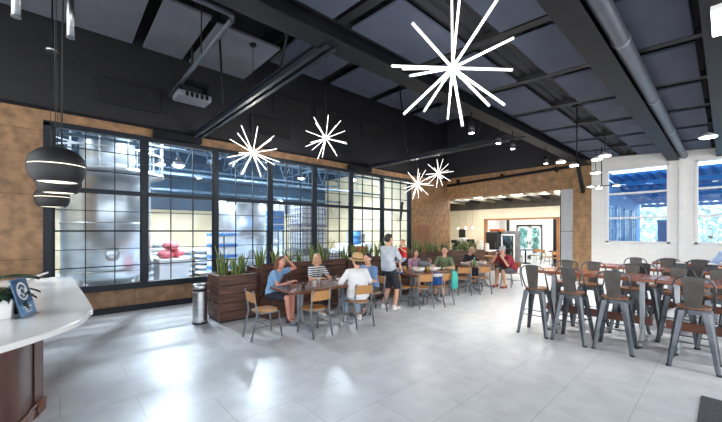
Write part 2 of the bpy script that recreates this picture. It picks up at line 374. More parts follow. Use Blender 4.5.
for x0, x1, y0, y1 in ((-3.6,1.16,3.7,6.2),(1.36,3.66,3.7,6.2)):
    cpanel(x0, y0, x1, y1, 6.3, m_panel3, 'near black acoustic panel high above the steel tie beam', 'black panels of the high ceiling')
for x0 in (4.3, 6.4, 8.5, 10.6):  # less light falls on these; that shade is put into their darker colours
    for y0 in (3.8, 6.3):
        cpanel(x0, y0, x0+1.7, y0+2.2, 6.45, m_panel2 if y0 > 5 else m_panel3, 'acoustic panel coloured dark for the dim light between the rafters of the high roof', 'dark panels of the high ceiling')
# dark panels fixed on the black siding
for i, (x0, x1, z0, z1) in enumerate(((.55,1.7,4.42,4.95),(3.85,5.05,4.45,4.95),(4.55,5.8,5.15,5.7),(6.0,7.2,5.15,5.7),(6.3,7.5,4.45,4.95),(8.0,9.2,5.15,5.7))):
    q = MB(); q.box(x0, YW-.09, z0, x1, YW-.021, z1)
    tag(q.build('wall_baffle', m_panel3, None, .01), ['black baffle on the dark siding above the first glazing bay, nearest the pendants','black baffle on the siding low behind the left starburst','black baffle on the siding high above the left starburst','black baffle on the siding high above the middle starburst','black baffle on the siding low beside the middle starburst','black baffle on the siding farthest along toward the end wall'][i], 'baffle')
# panels of the low ceiling, one per bay between purlins
xs = [2.45-1.55*3+1.55*k for k in range(11)]
bands = [(2.24, 3.02), (1.16, 1.80), (.24, .76), (-.95, -.16), (-2.0, -1.1)]
bn = ['beside the girder', 'just left of the grey round duct', 'just right of the grey round duct', 'beyond the right hand ceiling beam', 'farthest right under the low ceiling']
for bi, (y0, y1) in enumerate(bands):
    for x in xs:
        if x+1.4 > XE: continue
        if x < 0 and bi > 2: continue
        cpanel(x+.14, y0, x+1.41, y1, zl((y0+y1)/2)-.13, m_panel2 if x > .5 else m_panel, 'slate acoustic panel in the row '+bn[bi], 'low ceiling panels '+bn[bi], .04, tilt=.055)
for x in xs:
    if x > XE-.1: continue
    q = MB(); q.rings([[(x-.06, 3.05, zl(3.05)-.02), (x+.06, 3.05, zl(3.05)-.02), (x+.06, 3.05, zl(3.05)-.10), (x-.06, 3.05, zl(3.05)-.10)], [(x-.06, -4.4, zl(-4.4)-.02), (x+.06, -4.4, zl(-4.4)-.02), (x+.06, -4.4, zl(-4.4)-.10), (x-.06, -4.4, zl(-4.4)-.10)]], True, False)
    tag(q.build('purlin', m_cable), 'black purlin crossing the low ceiling between slate panels', 'purlin', 'purlins of the low ceiling')
ibeam_x('ceiling_beam', 'black steel beam alongside the grey round duct of the low ceiling', 1.02, 3.83, 4.08, -4, XE, .26, m_blk)
ibeam_x('ceiling_beam', 'black steel beam at the right of the picture under the low ceiling', .04, 3.80, 4.02, -4, XE, .24, m_blk)
t = thing('round_duct', 'grey round duct running under the low ceiling to the white wall', 'duct', (-4, .80, 3.93))
q = MB(); q.cyl((0,0,0), (XE+4, 0, 0), .085, n=20); q.build('tube', m_pipe, t)
for k in range(7): q = MB(); q.cyl((1.2+k*2.5, 0, 0), (1.26+k*2.5, 0, 0), .094, n=20); q.build('collar', m_galv, t)
for k in range(6): q = MB(); q.box(2.2+k*2.6, -.01, .08, 2.24+k*2.6, .01, .22); q.build('hanger', m_blk, t)

# sprinkler and conduit runs
t = thing('sprinkler_pipe', 'black pipe running along the plywood header over the kitchen opening', 'pipe', (XE-.22, 3.1, 3.95))
q = MB(); q.cyl((0,.2,.06), (0,5.5,-.12), .055, n=12); q.build('tube', m_blk, t)
for y in (1.0, 3.0, 5.0): q = MB(); q.box(-.01, y-.02, -.07, .215, y+.02, .12); q.build('bracket', m_blk, t)
t = thing('ceiling_conduit', 'grey elbowed pipe hung under the high ceiling above the black pendants', 'pipe', (0,0,0))
q = MB(); q.tube([(-.6,4.86,4.9),(1.74,4.82,4.9),(1.86,4.84,4.9),(1.9,4.95,4.9)], .04, 12)
q.build('elbow', m_pipe, t)
q = MB(); q.tube([(1.9,4.94,4.9),(1.9,8.72,4.9)], .04, 12); q.build('tube', m_pipe, t)
q = MB()
for p in ((.4,4.85),(1.9,6.4)): q.cyl((p[0],p[1],4.93),(p[0],p[1],7.0),.012,n=6)
q.build('hanger_rod', m_blk, t)
# wall cassette hung near the siding
t = thing('ceiling_projector', 'pale grey box unit hung from a bracket under the high ceiling beside the siding', 'projector', (2.17, 7.95, 4.68))
q = MB(); q.box(-.34,-.25,-.06,.34,.25,.07); q.build('housing', mat('unit_grey', srgb(112,115,124), srgb(122,125,134), rough=.5), t, .03, 2)
q = MB(); q.box(-.3,-.2,.08,-.26,.2,.3); q.box(.26,-.2,.08,.3,.2,.3); q.box(-.3,-.03,.28,.3,.03,.32); q.box(-.3,-.2,.28,.3,-.16,.32); q.cyl((0,0,.3),(0,0,2.32),.03,n=10); q.build('bracket', m_blk, t)
q = MB()
for k in range(5): q.box(-.2+k*.1,-.256,-.05,-.14+k*.1,-.249,.05)
q.build('vent', m_blk, t)
# ------------------------------------------------------------------ starburst lamps
def starburst(loc, dia, top, label, seed, nr=18):
    rnd = random.Random(seed)
    t = thing('starburst_lamp', label, 'lamp', loc, 0, 'starburst lamps')
    q = MB(); q.ell((0,0,0), (.05,.05,.05), 12); q.build('hub', m_white, t)
    dirs = []
    base = [(-8,70,-.35),(48,70,-.5),(50,37,.5),(62,28,-.1),(61,-5,-.1),(48,-25,.5),(49,-44,-.2),(8,-58,-.1),(8,-27,.85),(-36,-56,-.2),(-49,-40,.4),(-45,-23,-.55),(-62,2,0),(-39,17,.65),(-50,45,-.2),(-10,36,-.85)]
    c0, s0_ = math.cos(seed*.21-.21), math.sin(seed*.21-.21); fwd = V((.6728,.7398,0)); rgt = V((.7398,-.6728,0))
    for dx, dy, e in base:
        ln = math.hypot(dx, dy); dx, dy = (dx*c0-dy*s0_)/ln, (dx*s0_+dy*c0)/ln; ce = math.sqrt(1-e*e)
        dirs.append((rgt*dx*ce + V((0,0,1))*dy*ce + fwd*e).normalized())
    k_ = 0
    for d in dirs:
        L = dia/2*(1,1,.95,1,.9)[k_ % 5]; w = .009 if dia > 1.21 else .0068; k_ += 1
        x, y, _ = frame_of(d)
        q = MB(); q.rings([[d*s + x*a*w + y*b*w for a, b in ((-1,-1),(1,-1),(1,1),(-1,1))] for s in (.05, L)], True, False); q.build('light_rod', m_led, t)
        q = MB(); q.rings([[d*s + x*a*w*1.15 + y*b*w*1.15 for a, b in ((-1,-1),(1,-1),(1,1),(-1,1))] for s in (L, L+.012)], True, False); q.build('rod_cap', m_white, t)
    q = MB(); q.cyl((0,0,.04), (0,0,top-loc[2]), .005, n=6); q.build('cable', m_cable, t)
    q = MB(); q.cyl((0,0,top-loc[2]-.03), (0,0,top-loc[2]), .07, n=16); q.build('canopy', m_blk, t)
    l = bpy.data.lights.new('starburst_glow', 'POINT'); l.energy = 35 if dia > 1.1 else 22; l.shadow_soft_size = .06; l.color = (1,.96,.92)
    lo = bpy.data.objects.new('starburst_glow', l); COL.objects.link(lo); lo.parent = t; lo.location = (0,0,-.12)
starburst((2.85,1.80,3.35), 1.24, 4.05, 'largest starburst lamp of white rods, hung from the low ceiling nearest the camera', 1)
starburst((3.10,6.90,3.45), 1.18, 5.8, 'leftmost starburst lamp, in front of the third bay of the brewery glazing', 2)
starburst((5.2,7.1,4.2), 1.2, 6.45, 'starburst lamp hung highest, against the black siding', 3)
starburst((9.9,7.75,3.5), 1.2, 6.4, 'far starburst lamp over the right end of the glazing, lower of the far pair', 4)
starburst((10.45,7.2,3.9), 1.1, 6.4, 'far starburst lamp before the plywood header, upper and right of the far pair', 5)

# ------------------------------------------------------------------ black disc pendants over the counter
def pendant(loc, label, top=5.83):
    t = thing('disc_pendant', label, 'lamp', loc, 0, 'black disc pendants over the counter')
    R, hu, hl, ht = .235, .2, .235, .17
    up = [(R*(max(0, 1-(z/hu)**2.1))**.5+.004, z) for z in [.005+(hu-.012)*i/10 for i in range(11)]]
    lo = [(R*(max(0, 1-(z/hl)**2.6))**.5+.002, -z) for z in [.005+(ht-.005)*i/10 for i in range(11)]]
    q = MB(); q.lathe(up, n=40); q.build('upper_shade', m_lampb, t)
    q = MB(); q.lathe([(R-.006,-.006),(R-.006,.006)], n=40); q.build('light_slit', m_warm, t)
    rb = lo[-1][0]; q = MB(); q.lathe(lo + [(rb-.012,-ht-.003),(rb-.018,-ht+.02),(R-.03,-.02)], n=40, cap=False); q.build('lower_shade', m_lampb, t)
    q = MB(); q.cyl((0,0,-ht+.004),(0,0,-ht+.008),rb-.019,n=40); q.build('diffuser', m_warm, t)
    for a in (0, 2.1, 4.2):
        q = MB(); q.cyl((.03*math.cos(a),.03*math.sin(a),.2),(.05*math.cos(a),.05*math.sin(a),top-loc[2]),.004,n=6); q.build('cable', m_cable, t)
    q = MB(); q.cyl((0,0,top-loc[2]-.04),(0,0,top-loc[2]),.09,n=20); q.build('canopy', m_steel, t)
    if top < 5.8: q = MB(); q.cyl((0,0,top-loc[2]),(0,0,5.83-loc[2]),.012,n=8); q.build('stem', m_blk, t)
pendant((-.02,4.70,2.43), 'nearest and largest black disc pendant with a glowing slit, above the white counter')
pendant((-.01,5.9,2.42), 'black disc pendant behind the nearest one, middle of the three over the counter')
pendant((-.10,7.9,2.34), 'smallest looking black disc pendant, farthest of the three and before the glazing', 4.92)
for x, y, lab in ((-.45,6.6,'shiny steel tube hanging from the ceiling above the pendants, left one'),(.12,6.75,'shiny steel tube hanging from the ceiling above the pendants, right one')):
    t = thing('hanging_tube', lab, 'tube', (x, y, 4.72)); q = MB(); q.cyl((0,0,0),(0,0,1.1),.05,n=18); q.build('body', m_steel, t); q = MB(); q.cyl((0,0,-.015),(0,0,0),.056,n=18); q.build('rim', m_galv, t)

# ------------------------------------------------------------------ downlights
def spot(loc, e, size=1.9, blend=.9, par=None):
    l = bpy.data.lights.new('downlight', 'SPOT'); l.energy = e; l.spot_size = size; l.spot_blend = blend; l.shadow_soft_size = .08; l.color = (1,.965,.92)
    o = bpy.data.objects.new('downlight', l); COL.objects.link(o); o.location = loc
    if par: o.parent = par
def cyl_light(x, y, z, top, label):
    t = thing('cylinder_downlight', label, 'lamp', (x,y,z), 0, 'black cylinder downlights under the girder')
    q = MB(); q.cyl((0,0,0),(0,0,.2),.055,n=18); q.build('housing', m_black, t)
    q = MB(); q.cyl((0,0,-.006),(0,0,0),.045,n=18); q.build('lens', m_disc, t)
    q = MB(); q.cyl((0,0,.2),(0,0,top-z),.008,n=6); q.build('stem', m_blk, t)
    spot((0,0,-.03), 70, par=t)
cyl_light(5.75,3.22,3.6,4.0,'black cylinder downlight under the girder, nearest the large starburst')
cyl_light(6.85,3.22,3.6,4.0,'black cylinder downlight under the girder, second from the large starburst')
cyl_light(7.55,3.22,3.6,4.0,'black cylinder downlight under the girder, third from the large starburst')
cyl_light(9.6,3.22,3.55,4.0,'black cylinder downlight under the girder, nearest the plywood column')
def disc_light(x, y, z, label):
    t = thing('disc_downlight', label, 'lamp', (x,y,z), 0, 'flat disc downlights'); top = zl(y)-.02
    q = MB(); q.lathe([(.02,.09),(.05,.07),(.13,.02),(.14,0)], n=24); q.build('shade', m_white, t)
    q = MB(); q.cyl((0,0,-.012),(0,0,0),.12,n=24); q.build('lens', m_disc, t)
    q = MB(); q.cyl((0,0,.08),(0,0,top-z),.008,n=6); q.build('stem', m_blk, t)
    q = MB(); q.cyl((0,0,top-z-.03),(0,0,top-z),.05,n=14); q.build('canopy', m_blk, t)
    spot((0,0,-.05), 110, par=t)
disc_light(9.95,2.0,3.6,'flat disc downlight on a long stem before the first white window')
disc_light(9.3,.22,3.57,'flat disc downlight seen against the second white window')
disc_light(11.6,2.55,3.45,'flat disc downlight near the white wall left of the first window')
disc_light(6.2,-1.6,3.6,'flat disc downlight over the near bar table out to the right')
def three_arm(x0, y0, z0, label):
    t = thing('three_arm_light', label, 'lamp', (x0,y0,z0))
    q = MB(); q.cyl((0,0,0),(0,0,zl(y0)-.02-z0),.012,n=8); q.build('stem', m_blk, t)
    q = MB(); q.cyl((0,0,zl(y0)-z0-.04),(0,0,zl(y0)-z0-.01),.09,n=16); q.build('canopy', m_blk, t)
    for a in (.4, 2.5, 4.6):
        ex, ey = .34*math.cos(a), .34*math.sin(a)
        q = MB(); q.cyl((0,0,.02),(ex,ey,.02),.011,n=8); ar = q.build('arm', m_blk, t)
        q = MB(); q.lathe([(.02,.05),(.085,.01),(.09,-.01)], (ex,ey,0), n=20); q.build('shade', m_white, ar)
        q = MB(); q.cyl((ex,ey,-.02),(ex,ey,-.01),.075,n=20); q.build('lens', m_disc, ar)
    spot((0,0,-.06), 150, par=t)
three_arm(7.6,1.98,3.12,'nearer three armed black pendant with bright discs, before the plywood column')
three_arm(11.3,2.34,3.0,'farther three armed black pendant with bright discs, against the white wall')
t = thing('linear_light', 'short white linear light fixed under the ceiling at the right edge', 'lamp', (4.7,.04,3.76), .0)
q = MB(); q.box(-.3,-.05,0,.3,.05,.05); q.build('housing', m_white, t); q = MB(); q.box(-.28,-.04,-.012,.28,.04,0); q.build('lens', m_disc, t)
# ------------------------------------------------------------------ brewery behind the glazing
f = MB(); f.box(-5, 8.9, -.1, 13.6, 18.7, 0); struct(f.build('floor', m_conc))
YB, XB = 18.5, 13.5
w = MB(); w.box(-5, YB, 0, XB+.15, YB+.2, 2.8); struct(w.build('wall_back', m_tan))
w = MB(); w.box(-5, YB, 2.8, XB+.15, YB+.2, 7.2); struct(w.build('wall_back', m_blueblk))
w = MB(); w.box(XB, 8.95, 0, XB+.15, YB, 5.2); struct(w.build('wall_east', m_tan))
w = MB(); w.box(XB, 8.95, 5.2, XB+.15, YB, 7.2); struct(w.build('wall_east', m_blueblk))
w = MB(); w.box(-5.2, 8.9, 0, -5, YB, 7.2); struct(w.build('wall_west', m_tan))
w = MB(); w.box(-5.2, 8.95, 7.2, XB+.15, YB+.2, 7.3); struct(w.build('ceiling', m_blueblk))
# trusses across the brewery
def truss(y, i):
    t = thing('roof_truss', 'pale blue steel truss under the brewery roof seen through the upper panes', 'truss', (-5, y, 4.6), 0, 'brewery roof trusses')
    L = XB+5
    q = MB(); q.box(0,-.04,0,L,.04,.07); q.build('bottom_chord', m_truss, t)
    q = MB(); q.box(0,-.04,1.72,L,.04,1.8); q.build('top_chord', m_truss, t)
    q = MB(); n = 14
    for k in range(n):
        a, b = L*k/n, L*(k+1)/n
        q.tube([(a,0,.06),((a+b)/2,0,1.76)], .03, 6); q.tube([((a+b)/2,0,1.76),(b,0,.06)], .03, 6)
    q.build('web', m_truss, t)
for i, y in enumerate((13.2, 17.0)): truss(y, i)
for i, x in enumerate((-1.2, 2.6, 6.6, 10.2)):
    tb = thing('cross_truss', 'slender pale truss running away from the glazing under the brewery roof', 'truss', (x, 9.1, 5.0), 0, 'brewery cross trusses'); L = YB-9.2
    q = MB(); q.box(-.04,0,0,.04,L,.08); q.build('bottom_chord', m_truss, tb); q = MB(); q.box(-.04,0,1.1,.04,L,1.18); q.build('top_chord', m_truss, tb); q = MB()
    for k in range(10): q.tube([(0,L*k/10,.04),(0,L*(k+.5)/10,1.14)],.03,6); q.tube([(0,L*(k+.5)/10,1.14),(0,L*(k+1)/10,.04)],.03,6)
    q.build('web', m_truss, tb)
for i, (y, z, r) in enumerate(((9.8,3.9,.04),(10.4,4.25,.035),(12.95,3.75,.045),(14.4,4.0,.05),(12.0,5.4,.08),(16.8,3.6,.06))):
    t = thing('brewery_pipe', ['pale pipe close behind the glazing','thin pale pipe above the sacks in the brewery','pale pipe crossing the middle of the brewery','pale pipe deep in the brewery','large duct up among the brewery trusses','thin pipe near the tan back wall of the brewery'][i], 'pipe', (-5, y, z))
    q = MB(); q.cyl((0,0,0),(XB+5,0,0),r,n=12); q.build('tube', m_truss, t)
    q = MB()
    for k in range(7): q.cyl((1.5+k*3,0,r),(1.5+k*3,0,7.2-z),.014,n=6)
    q.build('hanger_rod', m_truss, t)
for i, (x0, x1) in enumerate(((3.0,4.4),(3.6,5.0),(11.2,12.0))):
    q = MB(); q.strip([(x0, 9.5, 3.6), (x1, 12.5, 4.5)] if i < 2 else [(x0, 9.6, 3.0),(x1, 10.4, 2.3)], .1, .1)
    tag(q.build('steel_strut', m_truss if i < 2 else m_blk), ['pale diagonal strut behind the second glazing bay, left of two','pale diagonal strut behind the second glazing bay, right of two','dark diagonal strut crossing the fifth glazing bay'][i], 'strut')
# high bay lamps
hb = [(-2.5,10.8,5.9),(1.9,10.0,4.5),(2.95,12.4,3.95),(5.6,11.8,4.55),(8.8,11.0,4.4),(3.0,15.4,4.45),(9.5,15.2,4.55),(11.6,13.4,4.5),(.2,13.2,6.3),(6.5,9.9,6.2)]
for i, (x, y, z) in enumerate(hb):
    t = thing('high_bay_lamp', ['bell lamp over the far left of the brewery','bell lamp shining beside the steel fermenter','bell lamp glaring in the middle of the second glazing bay','bell lamp above the white brewery tank','bell lamp above the wire totes','bell lamp before the tan back wall, behind the sacks','bell lamp before the tan back wall, farther right','bell lamp near the tan wall at the right of the brewery','bell lamp high above the steel fermenter','bell lamp high behind the third glazing bay'][i], 'lamp', (x,y,z))
    q = MB(); q.lathe([(.05,.3),(.08,.2),(.2,.05),(.21,0)], n=20); q.build('reflector', m_galv, t)
    q = MB(); q.ell((0,0,.0), (.16,.16,.06), 12); q.build('lens', m_cool, t)
    q = MB(); q.cyl((0,0,.3),(0,0,7.2-z),.012,n=6); q.build('stem', m_truss, t)
    l = bpy.data.lights.new('high_bay', 'SPOT'); l.energy = 560; l.spot_size = 2.7; l.spot_blend = .6; l.shadow_soft_size = .12; l.color = (.84,.93,1)
    o = bpy.data.objects.new('high_bay', l); COL.objects.link(o); o.parent = t; o.location = (0,0,-.1)
    l = bpy.data.lights.new('high_bay_spill', 'POINT'); l.energy = 110; l.shadow_soft_size = .08; l.color = (.75,.88,1)
    o = bpy.data.objects.new('high_bay_spill', l); COL.objects.link(o); o.parent = t; o.location = (0,0,-.15)
def tank(x, y, r, z0, z1, m, label, legs=True, dome=.35, rail=False, name='fermenter_tank'):
    t = thing(name, label, 'tank', (x,y,0))
    q = MB(); q.lathe([(r*.25,z0-.35 if legs else z0),(r,z0),(r,z1)] + [(r*math.cos(a), z1+dome*math.sin(a)) for a in (.3,.6,.9,1.2,1.45)], n=40); q.build('shell', m, t)
    q = MB()
    for z in (z0+.1, (z0+z1)/2, z1-.05): q.lathe([(r+.004,z),(r+.02,z+.01),(r+.02,z+.05),(r+.004,z+.06)], n=40, cap=False)
    q.build('hoop', m_steel, t)
    if legs:
        for a in (.785,2.356,3.927,5.498):
            q = MB(); q.cyl((r*.86*math.cos(a),r*.86*math.sin(a),0),(r*.86*math.cos(a),r*.86*math.sin(a),z0+.1),.05,n=10); q.build('leg', m_steel, t)
    q = MB(); q.ell((0,-r+.02,z0+.55),(.16,.05,.2),16); h = q.build('manway', m_tank, t); q = MB(); q.tube([(-.07,-r-.045,z0+.55),(.07,-r-.045,z0+.55)],.012,8); q.build('handle', m_steel, h)
    if rail:
        q = MB(); q.lathe([(r+.32,z1+.02),(r+.32,z1+.08),(r-.02,z1+.08),(r-.02,z1+.02)], n=40, cap=False); q.build('catwalk', m_wrap, t)
        q = MB()
        for k in range(14):
            a = 2*PI*k/14; q.cyl(((r+.3)*math.cos(a),(r+.3)*math.sin(a),z1+.06),((r+.3)*math.cos(a),(r+.3)*math.sin(a),z1+1.0),.02,n=6)
        for zz in (.55, 1.0): q.tube([((r+.3)*math.cos(2*PI*k/28),(r+.3)*math.sin(2*PI*k/28),z1+zz) for k in range(29)],.02,6)
        q.build('railing', m_wrap, t)
        q = MB(); q.lathe([(r*.62,z1),(r*.62,z1+.95),(r*.5,z1+1.05)], n=36); q.build('neck', m_tank, t)
    return t
tank(.95, 11.0, .95, .62, 3.2, m_tank, 'big brushed steel fermenter with a railed catwalk, behind the first glazing bay', rail=True)
tank(-1.1, 12.2, .8, .62, 3.2, m_tank, 'steel fermenter left of the railed one, half hidden by the window frame')
tank(5.0, 12.2, .95, .35, 2.75, m_tank, 'squat pale steel tank behind the third glazing bay', legs=False, dome=.2, name='storage_tank')
tank(7.35, 14.5, .7, .6, 3.0, m_tank, 'slim steel tank deep behind the fourth glazing bay')
# pallets with white sacks
def sack_stack(x, y, rows, cols, m, label, group):
    t = thing('pallet', 'wooden pallet under the '+label, 'pallet', (x,y,0))
    q = MB()
    for k in range(6): q.box(-.55,-.5+k*.19,.11,.55,-.38+k*.19,.13)
    q.build('deck_board', m_oak, t); q = MB()
    for k in (-.5,0,.45): q.box(-.55,k-.04,0,.55,k+.06,.11)
    q.build('stringer', m_oak, t)
    for r in range(rows):
        for k in range(cols):
            q = MB(); q.ell((0,0,.11),(.32,.52,.115),12); s = q.build('sack', m); s.location = (x-.3+k*.58, y, .13+r*.2)
            s.rotation_euler.z = .05*((r*3+k) % 3-1); tag(s, label, 'sack', group)
sack_stack(2.35, 12.6, 4, 2, m_wrap, 'white malt sacks stacked left behind the second glazing bay', 'white sacks, left pallet')
sack_stack(3.6, 13.1, 5, 2, m_wrap, 'white malt sacks stacked high in the middle behind the second bay', 'white sacks, middle pallet')
sack_stack(2.75, 15.6, 6, 2, m_wrap, 'white malt sacks piled deep in the brewery before the tan wall', 'white sacks, back pallet')
for i, (x, y, z) in enumerate(((2.26,10.9,.95),(2.56,11.0,.98),(2.4,10.95,1.2))):
    q = MB(); q.ell((0,0,.12),(.22,.32,.13),12); s = q.build('red_sack', m_red); s.location = (x,y,z); tag(s, 'crumpled pink red sack lying on the white crate behind the second glazing bay', 'sack', 'red sacks on the crate')
t = thing('white_crate', 'white crate carrying the red sacks behind the second glazing bay', 'crate', (2.42,10.95,0)); q = MB(); q.box(-.38,-.4,0,.38,.4,.92); q.build('body', m_wrap, t, .02); q = MB(); q.box(-.4,-.42,.9,.4,.42,.96); q.build('lid', m_white, t, .01)
t = thing('blue_bin', 'small blue bin on the brewery floor behind the second glazing bay', 'bin', (2.35,9.75,0)); q = MB(); q.lathe([(.12,0),(.15,.42),(.16,.42),(.16,.46)], n=18); q.build('body', m_blue, t)
t = thing('floor_scrubber', 'low red floor machine beside the small blue bin', 'machine', (1.95,9.8,0)); q = MB(); q.prism([(-.25,.08),(.25,.08),(.22,.2),(.0,.3),(-.2,.22)],-.15,.15,'Y'); q.build('body', m_red, t,.02); q = MB(); q.box(-.27,-.17,0,.27,.17,.09); q.build('base', m_black, t,.01)
# rack of blue and white keg rings
for c in range(2):
    for r in range(5):
        t = thing('blue_crate', 'blue banded white crate in the stack at the right of the second glazing bay', 'crate', (3.55+c*.42, 10.6, r*.34), 0, 'blue banded crates')
        q = MB(); q.box(-.19,-.19,0,.19,.19,.24); q.build('tub', m_wrap, t, .02); q = MB(); q.box(-.2,-.2,.24,.2,.2,.33); q.build('band', m_blue, t, .01)
# banner-like blue panel
t = thing('blue_tote', 'blue tank with white straps standing on a frame behind the third mullion', 'tote', (5.25,10.0,0))
q = MB(); q.box(-.24,-.2,1.78,.24,.2,2.42); q.build('body', m_blue, t, .03, 2); q = MB()
for z in (1.95, 2.2): q.box(-.245,-.205,z,.245,.205,z+.03)
q.build('strap', m_wrap, t); q = MB()
for sx in (-1,1):
    for sy in (-1,1): q.box(sx*.21-.02,sy*.17-.02,0,sx*.21+.02,sy*.17+.02,1.78)
q.build('stand', m_truss, t)
# wire totes
for i, (x, y, z) in enumerate(((7.15,11.0,0),(7.15,11.0,.94),(7.15,11.0,1.88),(8.3,11.4,0),(9.6,12.4,0))):
    t = thing('wire_tote', ['wire caged white tote at the foot of the stack of three behind the fourth bay','wire caged white tote in the middle of the stack of three behind the fourth bay','wire caged white tote topmost of the three stacked behind the fourth bay','wire caged white tote alone on the floor right of the stack of three','wire caged white tote standing alone behind the fifth bay'][i], 'tote', (x,y,z))
    q = MB(); q.box(-.5,-.5,.11,.5,.5,.88); q.build('bladder', m_wrap, t, .05, 2); q = MB()
    for k in range(7):
        for s in (-1,1): q.box(-.53+k*.175,s*.53-.012,.1,-.51+k*.175,s*.53+.012,.92); q.box(s*.53-.012,-.53+k*.175,.1,s*.53+.012,-.51+k*.175,.92)
    for k in range(5):
        z0 = .12+k*.19; q.box(-.54,-.545,z0,.54,-.525,z0+.025); q.box(-.54,.525,z0,.54,.545,z0+.025); q.box(-.545,-.54,z0,-.525,.54,z0+.025); q.box(.525,-.54,z0,.545,.54,z0+.025)
    q.build('cage', m_galv, t); q = MB(); q.box(-.55,-.55,0,.55,.55,.1); q.build('base', m_galv, t)
t = thing('blue_barrel', 'blue plastic barrel on a stand behind the sixth glazing bay', 'barrel', (10.0,11.4,0))
q = MB(); q.lathe([(.24,.95),(.27,1.0),(.27,1.2),(.285,1.22),(.27,1.24),(.27,1.5),(.285,1.52),(.27,1.54),(.27,1.72),(.22,1.76)], n=28); q.build('drum', m_blue, t); q = MB(); q.box(-.35,-.35,0,.35,.35,.95); q.build('stand', m_wrap, t, .02)
for i, (x, y) in enumerate(((8.9,10.2),(9.35,10.25))):
    t = thing('orange_case', ['orange case low behind the fifth glazing bay, left of two','orange case low behind the fifth glazing bay, right of two'][i], 'case', (x,y,.55)); q = MB(); q.box(-.2,-.2,0,.2,.2,.6); q.build('body', m_orange, t, .02); q = MB(); q.box(-.21,-.21,.56,.21,.21,.62); q.build('lid', m_wrap, t,.01)
t = thing('steel_bench', 'steel work bench under the orange cases', 'bench', (9.1,10.25,0)); q = MB(); q.box(-.7,-.35,.5,.7,.35,.55); q.build('top', m_steel, t)
for sx in (-1,1):
    for sy in (-1,1): q = MB(); q.cyl((sx*.62,sy*.28,0),(sx*.62,sy*.28,.5),.025,n=8); q.build('leg', m_steel, t)
t = thing('bottling_machine', 'pale steel bottling machine before the tan wall, behind the sixth glazing bay', 'machine', (11.0,12.6,0))
q = MB(); q.box(-.9,-.4,.5,.9,.4,1.15); q.build('cabinet', m_wrap, t, .04); q = MB(); q.box(-.35,-.3,1.15,.25,.3,1.75); q.build('hood', m_tank, t, .05); q = MB(); q.cyl((.55,0,1.15),(.55,0,1.6),.16,n=18); q.build('turret', m_steel, t); q = MB()
for sx in (-.8,.8):
    for sy in (-.3,.3): q.box(sx-.04,sy-.04,0,sx+.04,sy+.04,.5)
q.build('feet', m_steel, t)
# ------------------------------------------------------------------ kitchen and lobby beyond the opening
XK, XL = 16.5, 21.8
k0 = sroot('wall_kitchen')
w = MB(); w.box(XK, 8.42, 0, XK+.15, 11.0, 3.0); w.box(XK, 5.07, 2.33, XK+.15, 8.42, 3.0); w.box(XK, 3.2, 0, XK+.15, 5.07, 3.0); w.build('tile', m_cream, k0)
w = MB(); w.box(XK-.01, 3.2, 2.88, XK+.15, 11.0, 3.9); w.build('upper_band', m_ceilbk, k0)
w = MB(); w.box(XK-.03, 8.40, 0, XK+.17, 8.52, 2.38); w.box(XK-.03, 4.97, 0, XK+.17, 5.09, 2.38); w.box(XK-.03, 4.97, 2.30, XK+.17, 8.52, 2.38); w.build('opening_trim', m_post, k0, .008)
w = MB(); w.box(XE+.25, 11.0, 0, XK+.1, 11.15, 3.9); struct(w.build('wall_kitchen_side', m_creamX))
w = MB(); w.box(XE+.25, 3.0, 0, XL, 3.2, 3.9); struct(w.build('wall_lobby_side', m_white))
w = MB(); w.box(XK+.15, 10.2, 0, XL, 10.35, 3.9); struct(w.build('wall_lobby_far_side', m_white))
w = MB(); w.box(XE+.25, 3.0, 3.9, XL+.2, 11.15, 4.0); struct(w.build('ceiling', m_ceilbk))
f = MB(); f.box(13.6, 8.9, -.1, 23, 11.2, 0); struct(f.build('floor', m_floor))
for k in range(9):
    q = MB(); y = 3.7+k*.85; q.box(XE+.3, y-.04, 3.2, XK-.02, y+.04, 3.3)
    tag(q.build('ceiling_joist', m_joist if k % 2 else m_black), 'slim joist of the open kitchen ceiling behind the plywood header', 'joist', 'kitchen ceiling joists')
for i, x in enumerate((14.3, 15.4)):
    q = MB(); q.box(x-.05, 3.3, 3.32, x+.05, 10.9, 3.42); tag(q.build('kitchen_duct', m_joist), ['pale duct under the kitchen ceiling nearer the opening','pale duct under the kitchen ceiling nearer the tiled wall'][i], 'duct')
for i, y in enumerate((4.4, 6.2, 8.0)):
    t = thing('kitchen_panel_light', ['flat light in the kitchen ceiling at the right','flat light in the middle of the kitchen ceiling','flat light in the kitchen ceiling at the left'][i], 'lamp', (14.9,y+.4,3.5)); q = MB(); q.box(-.5,-.15,0,.5,.15,.04); q.build('housing', m_white, t); q = MB(); q.box(-.48,-.13,-.01,.48,.13,0); q.build('lens', m_warm, t)
    for s in (-.4,.4): q = MB(); q.cyl((s,0,.04),(s,0,.4),.006,n=6); q.build('hanger', m_cable, t)
    l = bpy.data.lights.new('kitchen_light', 'AREA'); l.energy = 70; l.size = .9; l.color = (1,.93,.82); o = bpy.data.objects.new('kitchen_light', l); COL.objects.link(o); o.parent = t; o.location = (0,0,-.03)
for i, y in enumerate((8.9, 9.3, 9.75)):
    t = thing('kitchen_pendant', ['small bright pendant by the tiled kitchen wall, right one','small bright pendant by the tiled kitchen wall, middle one','small bright pendant by the tiled kitchen wall, left one'][i], 'lamp', (16.0,y,1.88)); q = MB(); q.lathe([(.02,.14),(.05,.06),(.06,0)], n=16); q.build('shade', m_white, t); q = MB(); q.ell((0,0,0),(.045,.045,.03),10); q.build('bulb', m_disc, t); q = MB(); q.cyl((0,0,.14),(0,0,3.9-1.88),.004,n=6); q.build('cord', m_cable, t)
